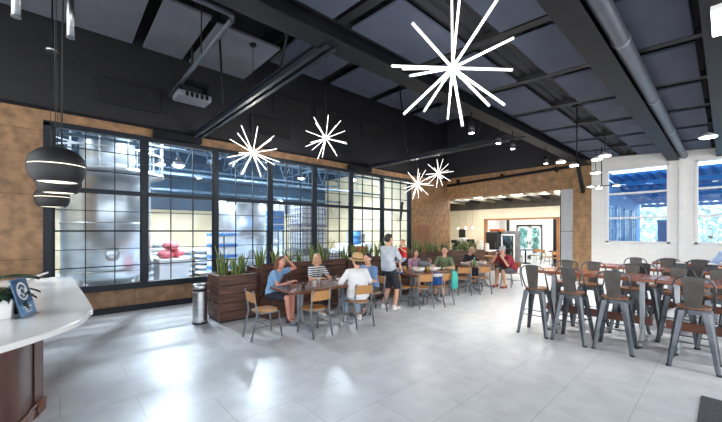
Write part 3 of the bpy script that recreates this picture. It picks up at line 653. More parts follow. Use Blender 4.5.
# serving counter with machines
t = thing('serving_counter', 'dark planked serving counter with a pale top in the kitchen opening', 'counter', (14.05, 7.9, 0)); q = MB(); q.box(-.3,-1.0,0,.3,1.0,.86); q.build('front', m_plankY, t, .01); q = MB(); q.box(-.36,-1.05,.86,.36,1.03,.91); q.build('top', m_quartz, t, .006)
def coffee(y, m, h, w, label, name):
    t = thing(name, label, 'coffee machine', (14.05, y, .91)); q = MB(); q.box(-.2,-w/2,0,.2,w/2,.06); q.build('base', m_black, t,.01); q = MB(); q.box(0,-w/2,.06,.2,w/2,h); q.build('body', m, t,.03,2)
    q = MB(); q.box(-.2,-w/2,h-.16,.02,w/2,h); q.build('head', m, t,.03,2); q = MB(); q.cyl((-.1,0,h-.22),(-.1,0,h-.15),.03,n=12); q.build('spout', m_steel, t); q = MB(); q.cyl((-.09,0,.06),(-.09,0,.2),.06,n=16); q.build('carafe', m_black, t)
coffee(8.33, m_white, .52, .36, 'white coffee machine with a black carafe on the serving counter', 'coffee_machine')
coffee(7.92, m_black, .46, .2, 'black coffee grinder beside the white coffee machine', 'coffee_grinder')
coffee(8.72, m_black, .42, .22, 'black brewer left of the white coffee machine on the serving counter', 'coffee_brewer')
for i, y in enumerate((7.15, 7.42)):
    t = thing('white_canister', ['white canister at the right end of the serving counter','white canister between the grinder and the counter end'][i], 'canister', (14.1,y,.91)); q = MB(); q.cyl((0,0,0),(0,0,.24+.08*i),.09,n=18); q.build('body', m_white, t,.01); q = MB(); q.lathe([(.092,.24+.08*i),(.092,.27+.08*i),(.03,.3+.08*i)], n=18); q.build('lid', m_steel, t)
q = MB(); q.box(XK-.03, 9.6, 1.25, XK, 10.0, 1.85); tag(q.build('menu_board', m_black, None, .005), 'small black board on the tiled kitchen wall above the white coffee machine', 'board')
# fridges at the lobby entrance
t = thing('black_cabinet', 'tall black cabinet with a rough dark front beside the glass cooler', 'cabinet', (15.7, 7.55, 0)); q = MB(); q.box(-.35,-.3,0,.35,.3,1.72); q.build('body', m_fridge, t,.02); q = MB(); q.box(-.37,-.27,.1,-.35,.27,1.66); d = q.build('door', m_black, t,.006); q = MB(); q.cyl((-.4,-.22,.7),(-.4,-.22,1.2),.014,n=8); q.build('handle', m_gun, d)
t = thing('glass_cooler', 'drinks cooler with a lit glass door and white frame', 'cooler', (15.9, 6.88, 0)); q = MB(); q.box(-.28,-.32,0,.35,.32,.2); q.box(-.28,-.32,1.6,.35,.32,1.75); q.box(-.28,-.32,.2,.35,-.28,1.6); q.box(-.28,.28,.2,.35,.32,1.6); q.box(.3,-.28,.2,.35,.28,1.6); q.build('case', m_galv, t,.01)
q = MB(); q.box(-.31,-.32,.2,-.28,-.26,1.6); q.box(-.31,.26,.2,-.28,.32,1.6); q.box(-.31,-.26,.2,-.28,.26,.26); q.box(-.31,-.26,1.54,-.28,.26,1.6); d = q.build('door', m_white, t); q = MB(); q.box(-.3,-.26,.26,-.294,.26,1.54); q.build('door_pane', m_glass, d); q = MB(); q.cyl((-.34,.22,.7),(-.34,.22,1.1),.012,n=8); q.build('handle', m_steel, d)
q = MB()
for z in (.55,.9,1.25): q.box(-.26,-.28,z,.3,.28,z+.015)
q.build('shelf', m_steel, t); q = MB(); q.box(-.2,-.26,1.56,.28,.26,1.6); q.build('lamp_strip', emitmat('cooler_light',(.85,.95,1,1),1.2), t)
for z in (.215,.565,.915,1.265):
    for k in range(4):
        b = MB(); b.lathe([(.035,0),(.035,.14),(.013,.19),(.013,.23)], n=10); o = b.build('drink_bottle', [m_blue,m_wrap,m_green][k % 3]); o.location = (15.8, 6.69+k*.13, z); tag(o, ['blue drink bottle','white drink bottle','green drink bottle'][k % 3]+' inside the glass door cooler', 'bottle', 'bottles in the cooler')
t = thing('orange_tray', 'orange tray lying on top of the black cabinet', 'tray', (15.75,7.45,1.722)); q = MB(); q.prism([(-.3,0),(.3,0),(.36,.12),(-.36,.12)],-.25,.25,'Y'); q.build('body', m_orange, t,.01)
# lobby end wall with the double glass doors
wl2 = sroot('wall_lobby'); dy0, dy1 = 7.55, 9.0
w = MB(); w.box(XL, 3.0, 0, XL+.2, dy0, 3.9); w.box(XL, dy1, 0, XL+.2, 11.2, 3.9); w.box(XL, dy0, 2.1, XL+.2, dy1, 3.9); w.build('block', m_wblock, wl2)
d = sroot('door_2')
q = MB(); q.box(XL-.03,dy0-.05,0,XL+.1,dy0+.02,2.12); q.box(XL-.03,dy1-.02,0,XL+.1,dy1+.05,2.12); q.box(XL-.03,dy0-.05,2.06,XL+.1,dy1+.05,2.14); q.build('frame', m_frame, d,.008)
ym = (dy0+dy1)/2
for a, b in ((dy0+.02, ym-.005), (ym+.005, dy1-.02)):
    q = MB(); q.box(XL,a,0,XL+.05,a+.1,2.06); q.box(XL,b-.1,0,XL+.05,b,2.06); q.box(XL,a,0,XL+.05,b,.22); q.box(XL,a,1.94,XL+.05,b,2.06); q.build('leaf', m_white, d,.004)
    q = MB(); q.box(XL+.02,a+.1,.22,XL+.026,b-.1,1.94); q.build('pane', m_glass, d)
q = MB(); q.box(XL-.05,ym-.1,.95,XL-.02,ym-.04,1.1); q.box(XL-.05,ym+.04,.95,XL-.02,ym+.1,1.1); q.build('latch', m_black, d)
t = thing('lobby_column', 'dark steel column in the lobby right of the glass doors', 'column', (19.0,5.9,0)); q = MB(); q.box(-.1,-.1,0,.1,.1,3.9); q.build('shaft', m_frame, t,.01); q = MB(); q.box(-.16,-.16,0,.16,.16,.04); q.build('base_plate', m_frame, t)
t = thing('lobby_column', 'dark steel pipe column in the lobby left of the glass doors', 'column', (21.0,9.25,0)); q = MB(); q.cyl((0,0,0),(0,0,3.9),.09,n=16); q.build('shaft', m_frame, t); q = MB(); q.box(-.16,-.16,0,.16,.16,.04); q.build('base_plate', m_frame, t)
for i, (x, y) in enumerate(((19.2,7.6),(19.2,5.6),(17.6,6.3))):
    t = thing('lobby_light', ['flat round light of the lobby ceiling before the glass doors','flat round light of the lobby ceiling by the dark column','flat round light of the lobby ceiling behind the opening'][i], 'lamp', (x,y,3.86)); q = MB(); q.lathe([(.2,0),(.2,.03)], n=24); q.build('body', m_warm, t); q = MB(); q.lathe([(.21,-.005),(.23,0),(.23,.04)], n=24, cap=False); q.build('rim', m_white, t)
    l = bpy.data.lights.new('lobby_lamp','POINT'); l.energy = 180; l.shadow_soft_size=.2; l.color=(1,.96,.9); o = bpy.data.objects.new('lobby_lamp', l); COL.objects.link(o); o.parent=t; o.location=(0,0,-.15)
def bistro(x, y, label):
    t = thing('bistro_table', label, 'table', (x,y,0)); q = MB(); q.lathe([(.38,.71),(.4,.72),(.4,.75),(.38,.76)], n=28); q.build('top', m_frame, t); q = MB(); q.cyl((0,0,.04),(0,0,.71),.04,n=12); q.build('post', m_frame, t); q = MB(); q.lathe([(.27,0),(.27,.02),(.06,.06)], n=24); q.build('base', m_frame, t)
bistro(18.6,7.25,'dark round bistro table before the glass doors of the lobby')
bistro(18.3,5.6,'dark round bistro table beside the dark steel lobby column')
q = MB(); q.box(21.4,3.6,0,21.75,5.2,.95); tag(q.build('lobby_cabinet', m_post, None,.01), 'brown cabinet standing in the lobby right of the dark column', 'cabinet')
# outdoors past the lobby doors and the white windows
f = MB(); f.box(13.65,-22,-.12,60,3.0,-.02); f.box(22,3.0,-.12,60,30,-.02); struct(f.build('ground', m_grnd))
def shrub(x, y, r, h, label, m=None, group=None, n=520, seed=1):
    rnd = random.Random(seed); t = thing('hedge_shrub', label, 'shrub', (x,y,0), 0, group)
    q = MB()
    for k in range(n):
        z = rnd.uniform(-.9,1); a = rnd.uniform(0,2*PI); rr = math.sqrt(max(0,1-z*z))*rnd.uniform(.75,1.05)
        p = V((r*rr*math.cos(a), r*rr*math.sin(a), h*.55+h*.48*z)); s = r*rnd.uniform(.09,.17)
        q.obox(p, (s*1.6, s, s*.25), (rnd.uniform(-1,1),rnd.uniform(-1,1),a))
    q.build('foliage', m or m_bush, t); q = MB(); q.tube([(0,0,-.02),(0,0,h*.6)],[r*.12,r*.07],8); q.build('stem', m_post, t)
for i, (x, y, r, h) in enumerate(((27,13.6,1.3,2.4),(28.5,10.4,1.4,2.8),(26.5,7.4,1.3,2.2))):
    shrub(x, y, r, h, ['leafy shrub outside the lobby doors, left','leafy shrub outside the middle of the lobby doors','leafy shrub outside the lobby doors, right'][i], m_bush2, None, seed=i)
# porch outside the white windows; its blue light cast is put into the colours
t = sroot('wall_porch')
w = MB(); w.box(XE+.25, 2.9, 0, XL, 3.0, 3.6); w.build('siding', m_bluep, t)
for i, x in enumerate((14.6, 16.2, 17.8, 19.4)):
    r = sroot('window_%d' % (i+4)); q = MB(); x1 = x+1.1
    q.box(x,2.86,1.0,x+.07,2.9,2.7); q.box(x1-.07,2.86,1.0,x1,2.9,2.7); q.box(x,2.86,1.0,x1,2.9,1.07); q.box(x,2.86,2.63,x1,2.9,2.7); q.box(x,2.865,1.82,x1,2.895,1.87); q.box((x+x1)/2-.025,2.865,1.0,(x+x1)/2+.025,2.895,2.7); q.build('frame', mat('blue_lit_white_frame', srgb(150,196,236), srgb(166,208,242)), r)  # white frames coloured with the blue cast of the outdoor light
    q = MB(); q.box(x+.07,2.88,1.07,x1-.07,2.884,2.63); q.build('pane', mat('porch_dark_pane', srgb(30,92,150), srgb(40,104,162), rough=.1), r)
t = thing('porch_roof', 'blue corrugated porch roof outside the two white windows', 'roof', (14.7, -9, 3.70))
q = MB(); n = 160; A, B = [], []
for i in range(n+1):
    y = 11.88*i/n; z = .035*math.sin(i*PI/2); A.append((0,y,z)); B.append((6.9,y,z-.62))
q.rings([A+[(0,11.88,.08),(0,0,.08)], B+[(6.9,11.88,-.54),(6.9,0,-.54)]], True, False); q.build('sheeting', m_bluer, t)
q = MB()
for x in (.9,2.4,3.9,5.4,6.7): z = -.62*x/6.9-.05; q.box(x-.05,0,z-.14,x+.05,11.8,z)
q.build('joist', m_bluep, t)
for i, y in enumerate((1.2, 5.0, 8.6)):
    q = MB(); q.box(6.6,y-.08,-3.72,6.76,y+.08,-.7); q.build('post', m_bluep, t)
t = thing('porch_booth', 'dark blue boxy booth standing on the paving outside the first white window', 'booth', (19.6, 1.6, -.02)); q = MB(); q.box(-.3,-.38,0,.3,.38,2.15); q.build('body', m_bluer, t,.01); q = MB(); q.box(-.34,-.42,2.15,.34,.42,2.25); q.build('lid', m_bluep, t,.01)
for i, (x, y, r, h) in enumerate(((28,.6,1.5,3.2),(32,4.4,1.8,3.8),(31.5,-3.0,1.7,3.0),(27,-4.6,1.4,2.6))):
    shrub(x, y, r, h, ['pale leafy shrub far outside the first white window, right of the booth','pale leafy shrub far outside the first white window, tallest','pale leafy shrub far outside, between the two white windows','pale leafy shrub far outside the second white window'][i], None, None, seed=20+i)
for i, (x, y) in enumerate(((22.8,-.6),(23.0,-2.2))):
    t = thing('patio_table', ['white patio table outside the second white window, left','white patio table outside the second white window, right'][i], 'table', (x,y,-.02)); q = MB(); q.lathe([(.48,.72),(.5,.74),(.48,.76)], n=24); q.build('top', m_white, t); q = MB(); q.cyl((0,0,.03),(0,0,.72),.04,n=10); q.build('post', m_white, t); q = MB(); q.lathe([(.3,0),(.3,.03),(.05,.05)], n=20); q.build('base', m_white, t)
# ------------------------------------------------------------------ host counter at the left
def smooth_poly(P, it=3):
    for _ in range(it):
        Q = []
        for i, p in enumerate(P):
            n = P[(i+1) % len(P)]
            if len(p) > 2: Q.append(p); continue
            Q.append((p[0]*.75+n[0]*.25, p[1]*.75+n[1]*.25)); Q.append((p[0]*.25+n[0]*.75, p[1]*.25+n[1]*.75))
        P = Q
    return P
front = [(.155,7.75),(.25,4.72),(.22,4.25),(.12,3.88),(-.08,3.60),(-.33,3.36),(-.75,3.08),(-1.3,2.85),(-1.9,2.72)]
def cr(P, n=6):
    out = []
    for i in range(len(P)-1):
        p0, p1, p2, p3 = (V((*P[max(i-1,0)],0)), V((*P[i],0)), V((*P[i+1],0)), V((*P[min(i+2,len(P)-1)],0)))
        for k in range(n):
            t = k/n; q = .5*((2*p1)+(p2-p0)*t+(2*p0-5*p1+4*p2-p3)*t*t+(3*p1-p0-3*p2+p3)*t**3); out.append((q.x,q.y))
    out.append(P[-1]); return out
def inset(P, d):
    out = []
    for i, p in enumerate(P):
        a, b = V(P[max(i-1,0)]), V(P[min(i+1,len(P)-1)]); t = (b-a).normalized(); out.append((p[0]+t.y*d, p[1]-t.x*d))
    return out
fc = cr(front)
ct = thing('host_counter', 'curved host counter with a white stone top and dark mahogany front', 'counter', (0,0,0))
q = MB(); q.prism(fc + [(-1.9,7.85),(.1,7.85)], .898, .95); q.build('top', m_quartz, ct, .008, 2)
ins = inset(fc, .12)
q = MB(); q.prism([p for p in ins] + [(-1.85,7.7),(ins[0][0],7.7)], .862, .898); q.build('apron', m_mahoge, ct, .004)
i2 = inset(fc, .43)
body = [p for p in i2] + [(-1.8,7.5),(i2[0][0],7.5)]
q = MB(); q.prism(body, .0, .862); o = q.build('body', m_mahog, ct)
i3 = inset(fc, .17)
for z0, z1, d in ((0,.16,.15),(.16,.2,.17)):
    pass
q = MB(); q.prism(inset(fc,.405) + [(-1.8,7.52),(i2[0][0]+.02,7.52)], 0, .085); q.build('plinth', m_mahoge, ct, .01, 2)
q = MB(); q.tube([(p[0],p[1],.1) for p in inset(fc,.415)], .018, 8); q.build('moulding', m_mahoge, ct)
# things on the counter
def at_top(px, py): return None
t = thing('sign_holder', 'clear upright holder with a blue card bearing a round emblem, on the white counter', 'sign', (-.217,4.42,.951), math.radians(70))
tl = math.radians(-14)
def card(q, z0, z1, x0, x1, off):
    q.rings([[(x0, off+z*math.tan(-tl), z), (x1, off+z*math.tan(-tl), z), (x1, off-.004+z*math.tan(-tl), z), (x0, off-.004+z*math.tan(-tl), z)] for z in (z0, z1)], True, False)
q = MB(); card(q, 0, .36, -.14, .14, 0); q.build('acrylic_sheet', m_acryl, t)
q = MB(); q.box(-.14,-.05,0,.14,.07,.006); q.build('foot', m_acryl, t)
q = MB(); card(q, .012, .35, -.13, .13, -.0045); q.build('card', m_cardbl, t)
q = MB(); card(q, .12, .345, -.12, .12, -.007); q.build('card_field', m_carddk, t)
def mark(pts_z, name, m):
    q = MB(); 
    for (x0,x1,z0,z1) in pts_z: card(q, z0, z1, x0, x1, -.0095)
    q.build(name, m, t)
q = MB(); cz, R = .235, .062
for r0, r1 in ((.066,.084),(.026,.036)):
    ring = []
    for k in range(33):
        a = 2*PI*k/32; ring.append([(r*math.cos(a), -.0115+(cz+r*math.sin(a))*math.tan(-tl), cz+r*math.sin(a)) for r in (r0, r1)])
    q.rings(ring, False, False, False)
q.build('emblem', m_paper, t)
mark([(-.062,-.04,.21,.26),(.04,.062,.21,.26),(-.014,.014,.185,.215)], 'emblem_mark', m_paper)
mark([(-.07,.07,.082,.094),(-.045,.045,.06,.068),(-.055,.055,.04,.047)], 'card_text', m_paper)
# planter with broad leaves
t = thing('potted_plant', 'dark leafy plant in a white square pot on the host counter', 'plant', (-.44,4.5,.951))
q = MB(); q.rings([[(sx*w,sy*w,z) for sx,sy in ((-1,-1),(1,-1),(1,1),(-1,1))] for w, z in ((.11,0),(.125,.18),(.115,.18),(.11,.15))], True, False); q.build('pot', m_white, t, .006)
rnd = random.Random(4)
for k in range(15):
    a = 2.4*k; L = rnd.uniform(.2,.34); e = rnd.uniform(.1,.9); d = V((math.cos(a),math.sin(a),0)); q = MB(); base = V((0,0,.16)); prev = []
    for i in range(9):
        s = i/8; c = base + d*L*s*(1.0 if k % 3 else .8) + V((0,0,.03+L*(e*s-.75*s*s))); w = .075*math.sin(PI*min(1,(.08+.92*s)))**.8*(1-.2*s)
        sd = V((-d.y,d.x,0)); prev.append([c-sd*w+V((0,0,.012)), c+V((0,0,-.004)), c+sd*w+V((0,0,.012)), c+V((0,0,-.008))])
    q.rings(prev, True, True); q.build('leaf', m_leafd, t)
for a, L in ((-.2,.3),(2.6,.3),(1.2,.26)):
    q = MB(); prev = []; d = V((math.cos(a),math.sin(a),0)); sd = V((-d.y,d.x,0))
    for i in range(10):
        s = i/9; c = V((0,0,.36)) + d*L*s + V((0,0,.06*s-.08*s*s)); w = .12*math.sin(PI*(.04+.94*s))**.7*(1-.25*s)+.002; prev.append([c-sd*w+V((0,0,.015)), c-V((0,0,.004)), c+sd*w+V((0,0,.015)), c-V((0,0,.01))])
    q.rings(prev, True, True); lf = q.build('leaf', m_leafd, t); q = MB(); q.tube([(0,0,.14),(d.x*.01,d.y*.01,.36)],.006,6); q.build('leaf_stalk', m_leafd, lf)
t = thing('beer_tap_handle', 'slim white wand in a black stand rising behind the leafy plant', 'wand', (-.40,5.3,.951)); q = MB(); q.cyl((0,0,0),(0,0,.02),.07,n=20); q.cyl((0,0,.02),(0,0,.2),.02,n=12); q.build('stand', m_black, t); q = MB(); q.tube([(0,0,.2),(.1,-.05,.25),(.3,-.15,.33)],[.014,.012,.01],10); q.build('wand', m_white, t)
t = thing('clear_tumbler', 'small clear tumbler holding a black pen pot on the counter, left of the sign', 'tumbler', (-.30,4.62,.951)); q = MB(); q.lathe([(.035,0),(.045,.12)], n=18); q.build('cup', m_black, t); q = MB(); q.cyl((.01,0,.05),(.03,.01,.19),.005,n=6); q.build('pen', m_white, t)
t = thing('cash_terminal', 'low white terminal at the far back edge of the counter near the glazing', 'terminal', (-.15,7.55,.951)); q = MB(); q.box(-.16,-.06,0,.1,.06,.025); q.build('body', m_white, t,.006); q = MB(); q.box(-.12,-.04,.025,.02,.04,.03); q.build('screen', m_black, t)
# steel bin beside the planter
t = thing('litter_bin', 'round brushed steel litter bin standing left of the planter', 'bin', (1.97,6.72,0)); q = MB(); q.lathe([(.13,0),(.13,.02),(.128,.6),(.128,.61)], n=36); q.build('body', m_steel, t); q = MB(); q.lathe([(.132,.0),(.134,.02),(.132,.035)], n=36); q.build('base_ring', m_black, t); q = MB(); q.lathe([(.122,.61),(.122,.66)], n=36); q.build('black_band', m_black, t); q = MB(); q.lathe([(.13,.66),(.134,.67),(.134,.71),(.12,.745),(.08,.75),(.07,.74),(.06,.70)], n=36); q.build('lid', m_steel, t)
q = MB(); q.prism([(4.02,.17),(5.02,.17),(5.02,-1.1),(4.02,-1.1)], .001, .014); tag(q.build('floor_mat', m_mat, None, .005), 'charcoal ribbed floor mat at the bottom right corner', 'mat')
# ------------------------------------------------------------------ planters, snake plants and benches
def planks(q, x0, y0, z0, x1, y1, z1, n, gap=.008):
    h = (z1-z0)/n
    for k in range(n): q.box(x0, y0, z0+k*h+gap/2, x1, y1, z0+(k+1)*h-gap/2)
def planter(x0, x1, y0, y1, z, label, n):
    t = thing('plank_planter', label, 'planter', ((x0+x1)/2, (y0+y1)/2, 0)); a, b = (x1-x0)/2, (y1-y0)/2
    q = MB(); planks(q, -a, -b, .04, a, -b+.03, z-.03, n); q.build('front_boards', m_plank, t, .004); q = MB(); planks(q, -a, b-.03, .04, a, b, z-.03, n); q.build('back_boards', m_plank, t, .004)
    q = MB(); planks(q, -a-.001, -b+.03, .04, -a+.03, b-.03, z-.03, n); q.build('end_boards', m_plankY, t, .004); q = MB(); planks(q, a-.03, -b+.03, .04, a+.001, b-.03, z-.03, n); q.build('end_boards', m_plankY, t, .004)
    q = MB(); q.box(-a-.02,-b-.025,z-.03,a+.02,-b+.06,z); q.box(-a-.02,b-.06,z-.03,a+.02,b+.025,z); q.box(-a-.02,-b+.06,z-.03,-a+.06,b-.06,z); q.box(a-.06,-b+.06,z-.03,a+.02,b-.06,z); q.build('rim_cap', m_plank, t, .004)
    q = MB(); q.box(-a+.02,-b+.02,0,a-.02,b-.02,.05); q.build('plinth', m_black, t)
    q = MB(); q.box(-a+.03,-b+.03,.05,a-.03,b-.03,z-.08); q.build('soil', m_soil, t)
    return t
planter(2.22, 2.96, 6.40, 7.08, .90, 'low dark planked planter at the near left end of the benches', 5)
px = [(3.0, 5.3), (5.33, 7.9), (7.93, 10.5), (10.53, 12.6)]
for (a, b), lab in zip(px, ('dark planked planter behind the bench of the nearest dining table','dark planked planter behind the bench of the middle dining table','dark planked planter behind the bench of the farthest dining table','dark planked planter beyond the last bench, toward the kitchen opening')):
    planter(a, b, 6.47, 7.0, 1.0, lab, 6)
def snake(x, y, z, h, label, group, seed, n=11):
    rnd = random.Random(seed); t = thing('snake_plant', label, 'plant', (x,y,z), 0, group)
    q = MB()
    for k in range(n):
        a = rnd.uniform(0, 2*PI); r = rnd.uniform(.0,.11); L = h*rnd.uniform(.55,1.08); lean = rnd.uniform(.0,.28); w = rnd.uniform(.022,.034); tw = rnd.uniform(-.6,.6)
        b = V((r*math.cos(a), r*math.sin(a), -.03)); d = V((math.cos(a),math.sin(a),0)); rings = []
        for i in range(7):
            s = i/6; c = b + d*L*lean*s*s*1.1 + V((0,0,L*s)); ww = w*(.75+.5*math.sin(PI*s*.7))*(1-s**3)+.0012; ang = a+PI/2+tw*s; sd = V((math.cos(ang),math.sin(ang),0)); nn = V((-sd.y,sd.x,0))
            rings.append([c-sd*ww, c-sd*ww*.78-nn*.004, c+nn*-.011, c+sd*ww*.78-nn*.004, c+sd*ww, c+sd*ww*.78+nn*.003, c-nn*.004, c-sd*ww*.78+nn*.003])
        R = [[q.bm.verts.new(p) for p in rr] for rr in rings]
        for A, B in zip(R, R[1:]):
            for i in range(8):
                q.mi = 1 if i in (0,3,4,7) else 0; q.face([A[i],A[(i+1)%8],B[(i+1)%8],B[i]], True)
        q.mi = 0; q.face(R[-1]); q.face(R[0][::-1])
    q.build('leaves', [m_leaf, m_leafe], t)
rnd = random.Random(11)
for k, (x, y) in enumerate(((2.42,6.75),(2.62,6.62),(2.78,6.86),(2.5,6.95))):
    snake(x, y, .82, [.62,.42,.5,.4][k], ['tallest snake plant in the low planter nearest the litter bin','snake plant at the front of the low planter','snake plant at the right end of the low planter','short snake plant at the back of the low planter'][k], None, 30+k, 13)
k = 0
for i, (a, b) in enumerate(px):
    x = a+.2
    while x < b-.12:
        snake(x, 6.73+rnd.uniform(-.08,.08), .92, rnd.uniform(.42,.64), 'yellow edged snake plant in the row '+['behind the nearest dining table','behind the middle dining table','behind the farthest dining table','beyond the last bench'][i], 'snake plants '+['behind the nearest table','behind the middle table','behind the farthest table','beyond the last bench'][i], 100+k, 9); k += 1; x += rnd.uniform(.27,.36)
def bench(x0, x1, label):
    t = thing('bench_seat', label, 'bench', ((x0+x1)/2, 6.2, 0)); a = (x1-x0)/2
    q = MB(); planks(q, -a, .20, .42, a, .245, 1.04, 5); q.build('backrest', m_plank, t, .004)
    q = MB()
    for j in range(3): q.box(-a, -.22+j*.14, .38, a, -.09+j*.14, .42)
    q.build('seat', m_plank, t, .004)
    q = MB(); planks(q, -a, -.19, .03, a, -.165, .38, 3); q.build('front_boards', m_plank, t, .004)
    for s in (-1, 1): q = MB(); q.box(s*a-.025,-.2,0,s*a+.025,.2,.38); q.build('end_panel', m_plankY, t)
    q = MB(); q.box(-a-.0,.195,1.04,a,.26,1.065); q.build('cap_rail', m_plank, t,.004)
bench(3.06, 5.3, 'dark planked bench along the nearest dining table')
bench(5.38, 7.85, 'dark planked bench along the middle dining table')
bench(7.93, 10.95, 'dark planked bench along the farthest dining table')
# ------------------------------------------------------------------ dining tables
def dining_table(x0, x1, y0, y1, label, z=.75):
    t = thing('dining_table', label, 'table', ((x0+x1)/2,(y0+y1)/2,0)); a, b = (x1-x0)/2, (y1-y0)/2
    q = MB()
    n = 5
    for k in range(n): q.box(-a, -b+2*b*k/n+.0015, z-.045, a, -b+2*b*(k+1)/n-.0015, z)
    q.build('top', m_top, t, .003)
    for s in (-1, 1):
        p = q = MB(); X = s*(a-.38); q.box(X-.03,-b+.1,z-.075,X+.03,b-.1,z-.045)
        q.strip([(X,-.06,z-.07),(X,-.055,.5),(X,-.05,.28),(X,-.1,.14),(X,-.2,.06),(X,-.33,.03)],[.07,.06,.06,.06,.06,.05],.035,(1,0,0))
        q.strip([(X,.06,z-.07),(X,.055,.5),(X,.05,.28),(X,.1,.14),(X,.2,.06),(X,.33,.03)],[.07,.06,.06,.06,.06,.05],.035,(1,0,0))
        q.box(X-.03,-.04,.26,X+.03,.04,.42)
        pd = q.build('pedestal', m_castg, t, .006)
        for e in (-1, 1): q = MB(); q.box(X-.035,e*.33-.05,0,X+.035,e*.33+.05,.035); q.build('foot', m_castg, pd, .006)
dining_table(2.8, 4.5, 4.72, 5.52, 'dark walnut dining table nearest the camera, before the bench')
dining_table(5.98, 7.35, 4.72, 5.5, 'dark walnut dining table in the middle of the bench row, crowded with dishes')
dining_table(8.6, 10.15, 4.72, 5.5, 'dark walnut dining table farthest along the bench row')
# ------------------------------------------------------------------ dining chairs (front is +y)
m_chrleg = mat('chair_steel', srgb(112,118,126), srgb(130,136,144), rough=.4, metal=.5)
def make_chair(label):
    t = thing('dining_chair', label, 'chair')
    q = MB(); R = []
    for z, g in ((.43,.0),(.455,.004)): R.append([(x, y, z) for x, y in smooth_poly([(-.19,-.18),(.19,-.18),(.205,.2),(-.205,.2)], 2)])
    q.rings(R, True, False); q.build('seat', m_oak, t, .006, 2)
    q = MB(); R = []
    for z in (.6,.64,.72,.76): R.append([(x, -.235-.10*(z-.6)-.02*(1-(x/.2)**2)+o, z) for x, o in [(-.19+.038*i, 0) for i in range(11)] + [(.19-.038*i, .014) for i in range(11)]])
    q.rings(R, True, False); q.build('backrest', m_oak, t, .005)
    for s in (-1, 1):
        q = MB(); q.tube([(s*.18,.17,.43),(s*.2,.215,.0)],[.017,.015],8); q.build('leg', m_chrleg, t)
        q = MB(); q.tube([(s*.18,-.3,.0),(s*.175,-.2,.43),(s*.17,-.225,.6),(s*.165,-.262,.79)],[.015,.017,.016,.014],8); q.build('leg', m_chrleg, t)
    q = MB(); 
    for s in (-1, 1): q.tube([(s*.19,.195,.2),(s*.178,-.25,.2)], .008, 6)
    q.tube([(-.185,-.02,.2),(.185,-.02,.2)], .008, 6); q.build('stretcher', m_chrleg, t)
    q = MB(); q.box(-.175,-.17,.41,.175,-.15,.43); q.box(-.185,.15,.41,.185,.17,.43); q.box(-.185,-.15,.41,-.165,.15,.43); q.box(.165,-.15,.41,.185,.15,.43); q.build('seat_frame', m_chrleg, t)
    return t
chairs = [
 ((2.53,5.18), -92, 'oak chair at the left end of the nearest table, back toward the litter bin'),
 ((3.22,4.74), -4, 'empty oak chair on the near side of the nearest table, left of the straw hat'),
 ((4.16,4.66), -14, 'honey oak chair that the man in the straw hat sits on'),
 ((4.98,5.14), 88, 'honey oak chair that the dark haired man in blue sits on'),
 ((5.93,5.12), -90, 'honey oak chair behind the standing man, at the left end of the middle table'),
 ((6.22,4.78), -24, 'oak chair near side of the middle table, left of the one with the bag'),
 ((6.72,4.60), -4, 'oak chair near side of the middle table, with a teal bag on its back'),
 ((7.98,5.28), 104, 'honey oak chair that the man in the green shirt sits on'),
 ((8.28,4.95), -40, 'honey oak chair at the near left corner of the farthest table'),
 ((8.78,4.66), -30, 'honey oak chair on the near side of the farthest table'),
 ((10.55,4.56), 72, 'honey oak chair that the man in the maroon shirt sits on'),
]
c0 = make_chair(chairs[0][2])
for i, ((x, y), rz, lab) in enumerate(chairs):
    g = None
    if i == 0: c0.location = (x,y,0); c0.rotation_euler.z = math.radians(rz); c0['group'] = 'oak dining chairs'
    else: dup(c0, (x,y,0), math.radians(rz), lab, 'oak dining chairs')
for x, y, rz, lab in ((18.0,7.4,-75,'lobby chair left of the bistro table before the glass doors'),(19.2,7.0,80,'lobby chair right of the bistro table before the glass doors'),(17.75,5.45,-80,'lobby chair left of the table by the dark column'),(18.35,5.05,0,'lobby chair on the near side of the table by the dark column'),(18.5,6.12,170,'lobby chair behind the table by the dark column')):
    dup(c0, (x,y,0), math.radians(rz), lab, 'oak lobby chairs')
# ------------------------------------------------------------------ bar tables and stools
def bar_table(x0, x1, y0, y1, label, legs, z=1.05):
    t = thing('bar_table', label, 'table', ((x0+x1)/2,(y0+y1)/2,0)); a, b = (x1-x0)/2, (y1-y0)/2
    q = MB()
    for k in range(4): q.box(-a+2*a*k/4+.0015,-b,z-.05,-a+2*a*(k+1)/4-.0015,b,z)
    q.build('top', m_bartop, t, .004)
    for yy in legs:
        y = yy-(y0+y1)/2
        q = MB(); q.box(-.035,y-.03,.05,.035,y+.03,z-.09); q.box(-a+.05,y-.03,z-.09,a-.05,y+.03,z-.05); q.box(-a+.06,y-.035,.03,a-.06,y+.035,.08); q.prism([(-.035,.08),(-.16,.08),(-.035,.3)], y-.02,y+.02,'Y'); q.prism([(.035,.08),(.16,.08),(.035,.3)], y-.02,y+.02,'Y'); lg = q.build('leg', m_ltsteel, t, .006)
        for s in (-1, 1): q = MB(); q.cyl((s*(a-.1),y,0),(s*(a-.1),y,.03),.03,n=12); q.build('foot', m_black, lg)
    q = MB(); q.box(-.03,legs[-1]-(y0+y1)/2-.12,.31,.03,legs[0]-(y0+y1)/2+.12,.43); q.build('foot_rail', m_beam, t, .005)
bar_table(6.33, 7.0, .68, 2.36, 'red oak bar table of the nearest stool row, left half toward the kitchen', (2.1, .86))
bar_table(6.33, 7.0, -1.15, .66, 'red oak bar table of the nearest stool row, right half toward the mat', (.47, -.9))
bar_table(8.12, 8.78, -.35, 1.85, 'red oak bar table of the second stool row', (1.5, .0))
bar_table(9.95, 10.6, -.4, 1.12, 'red oak bar table of the third stool row, nearest the white windows', (.85, -.1))
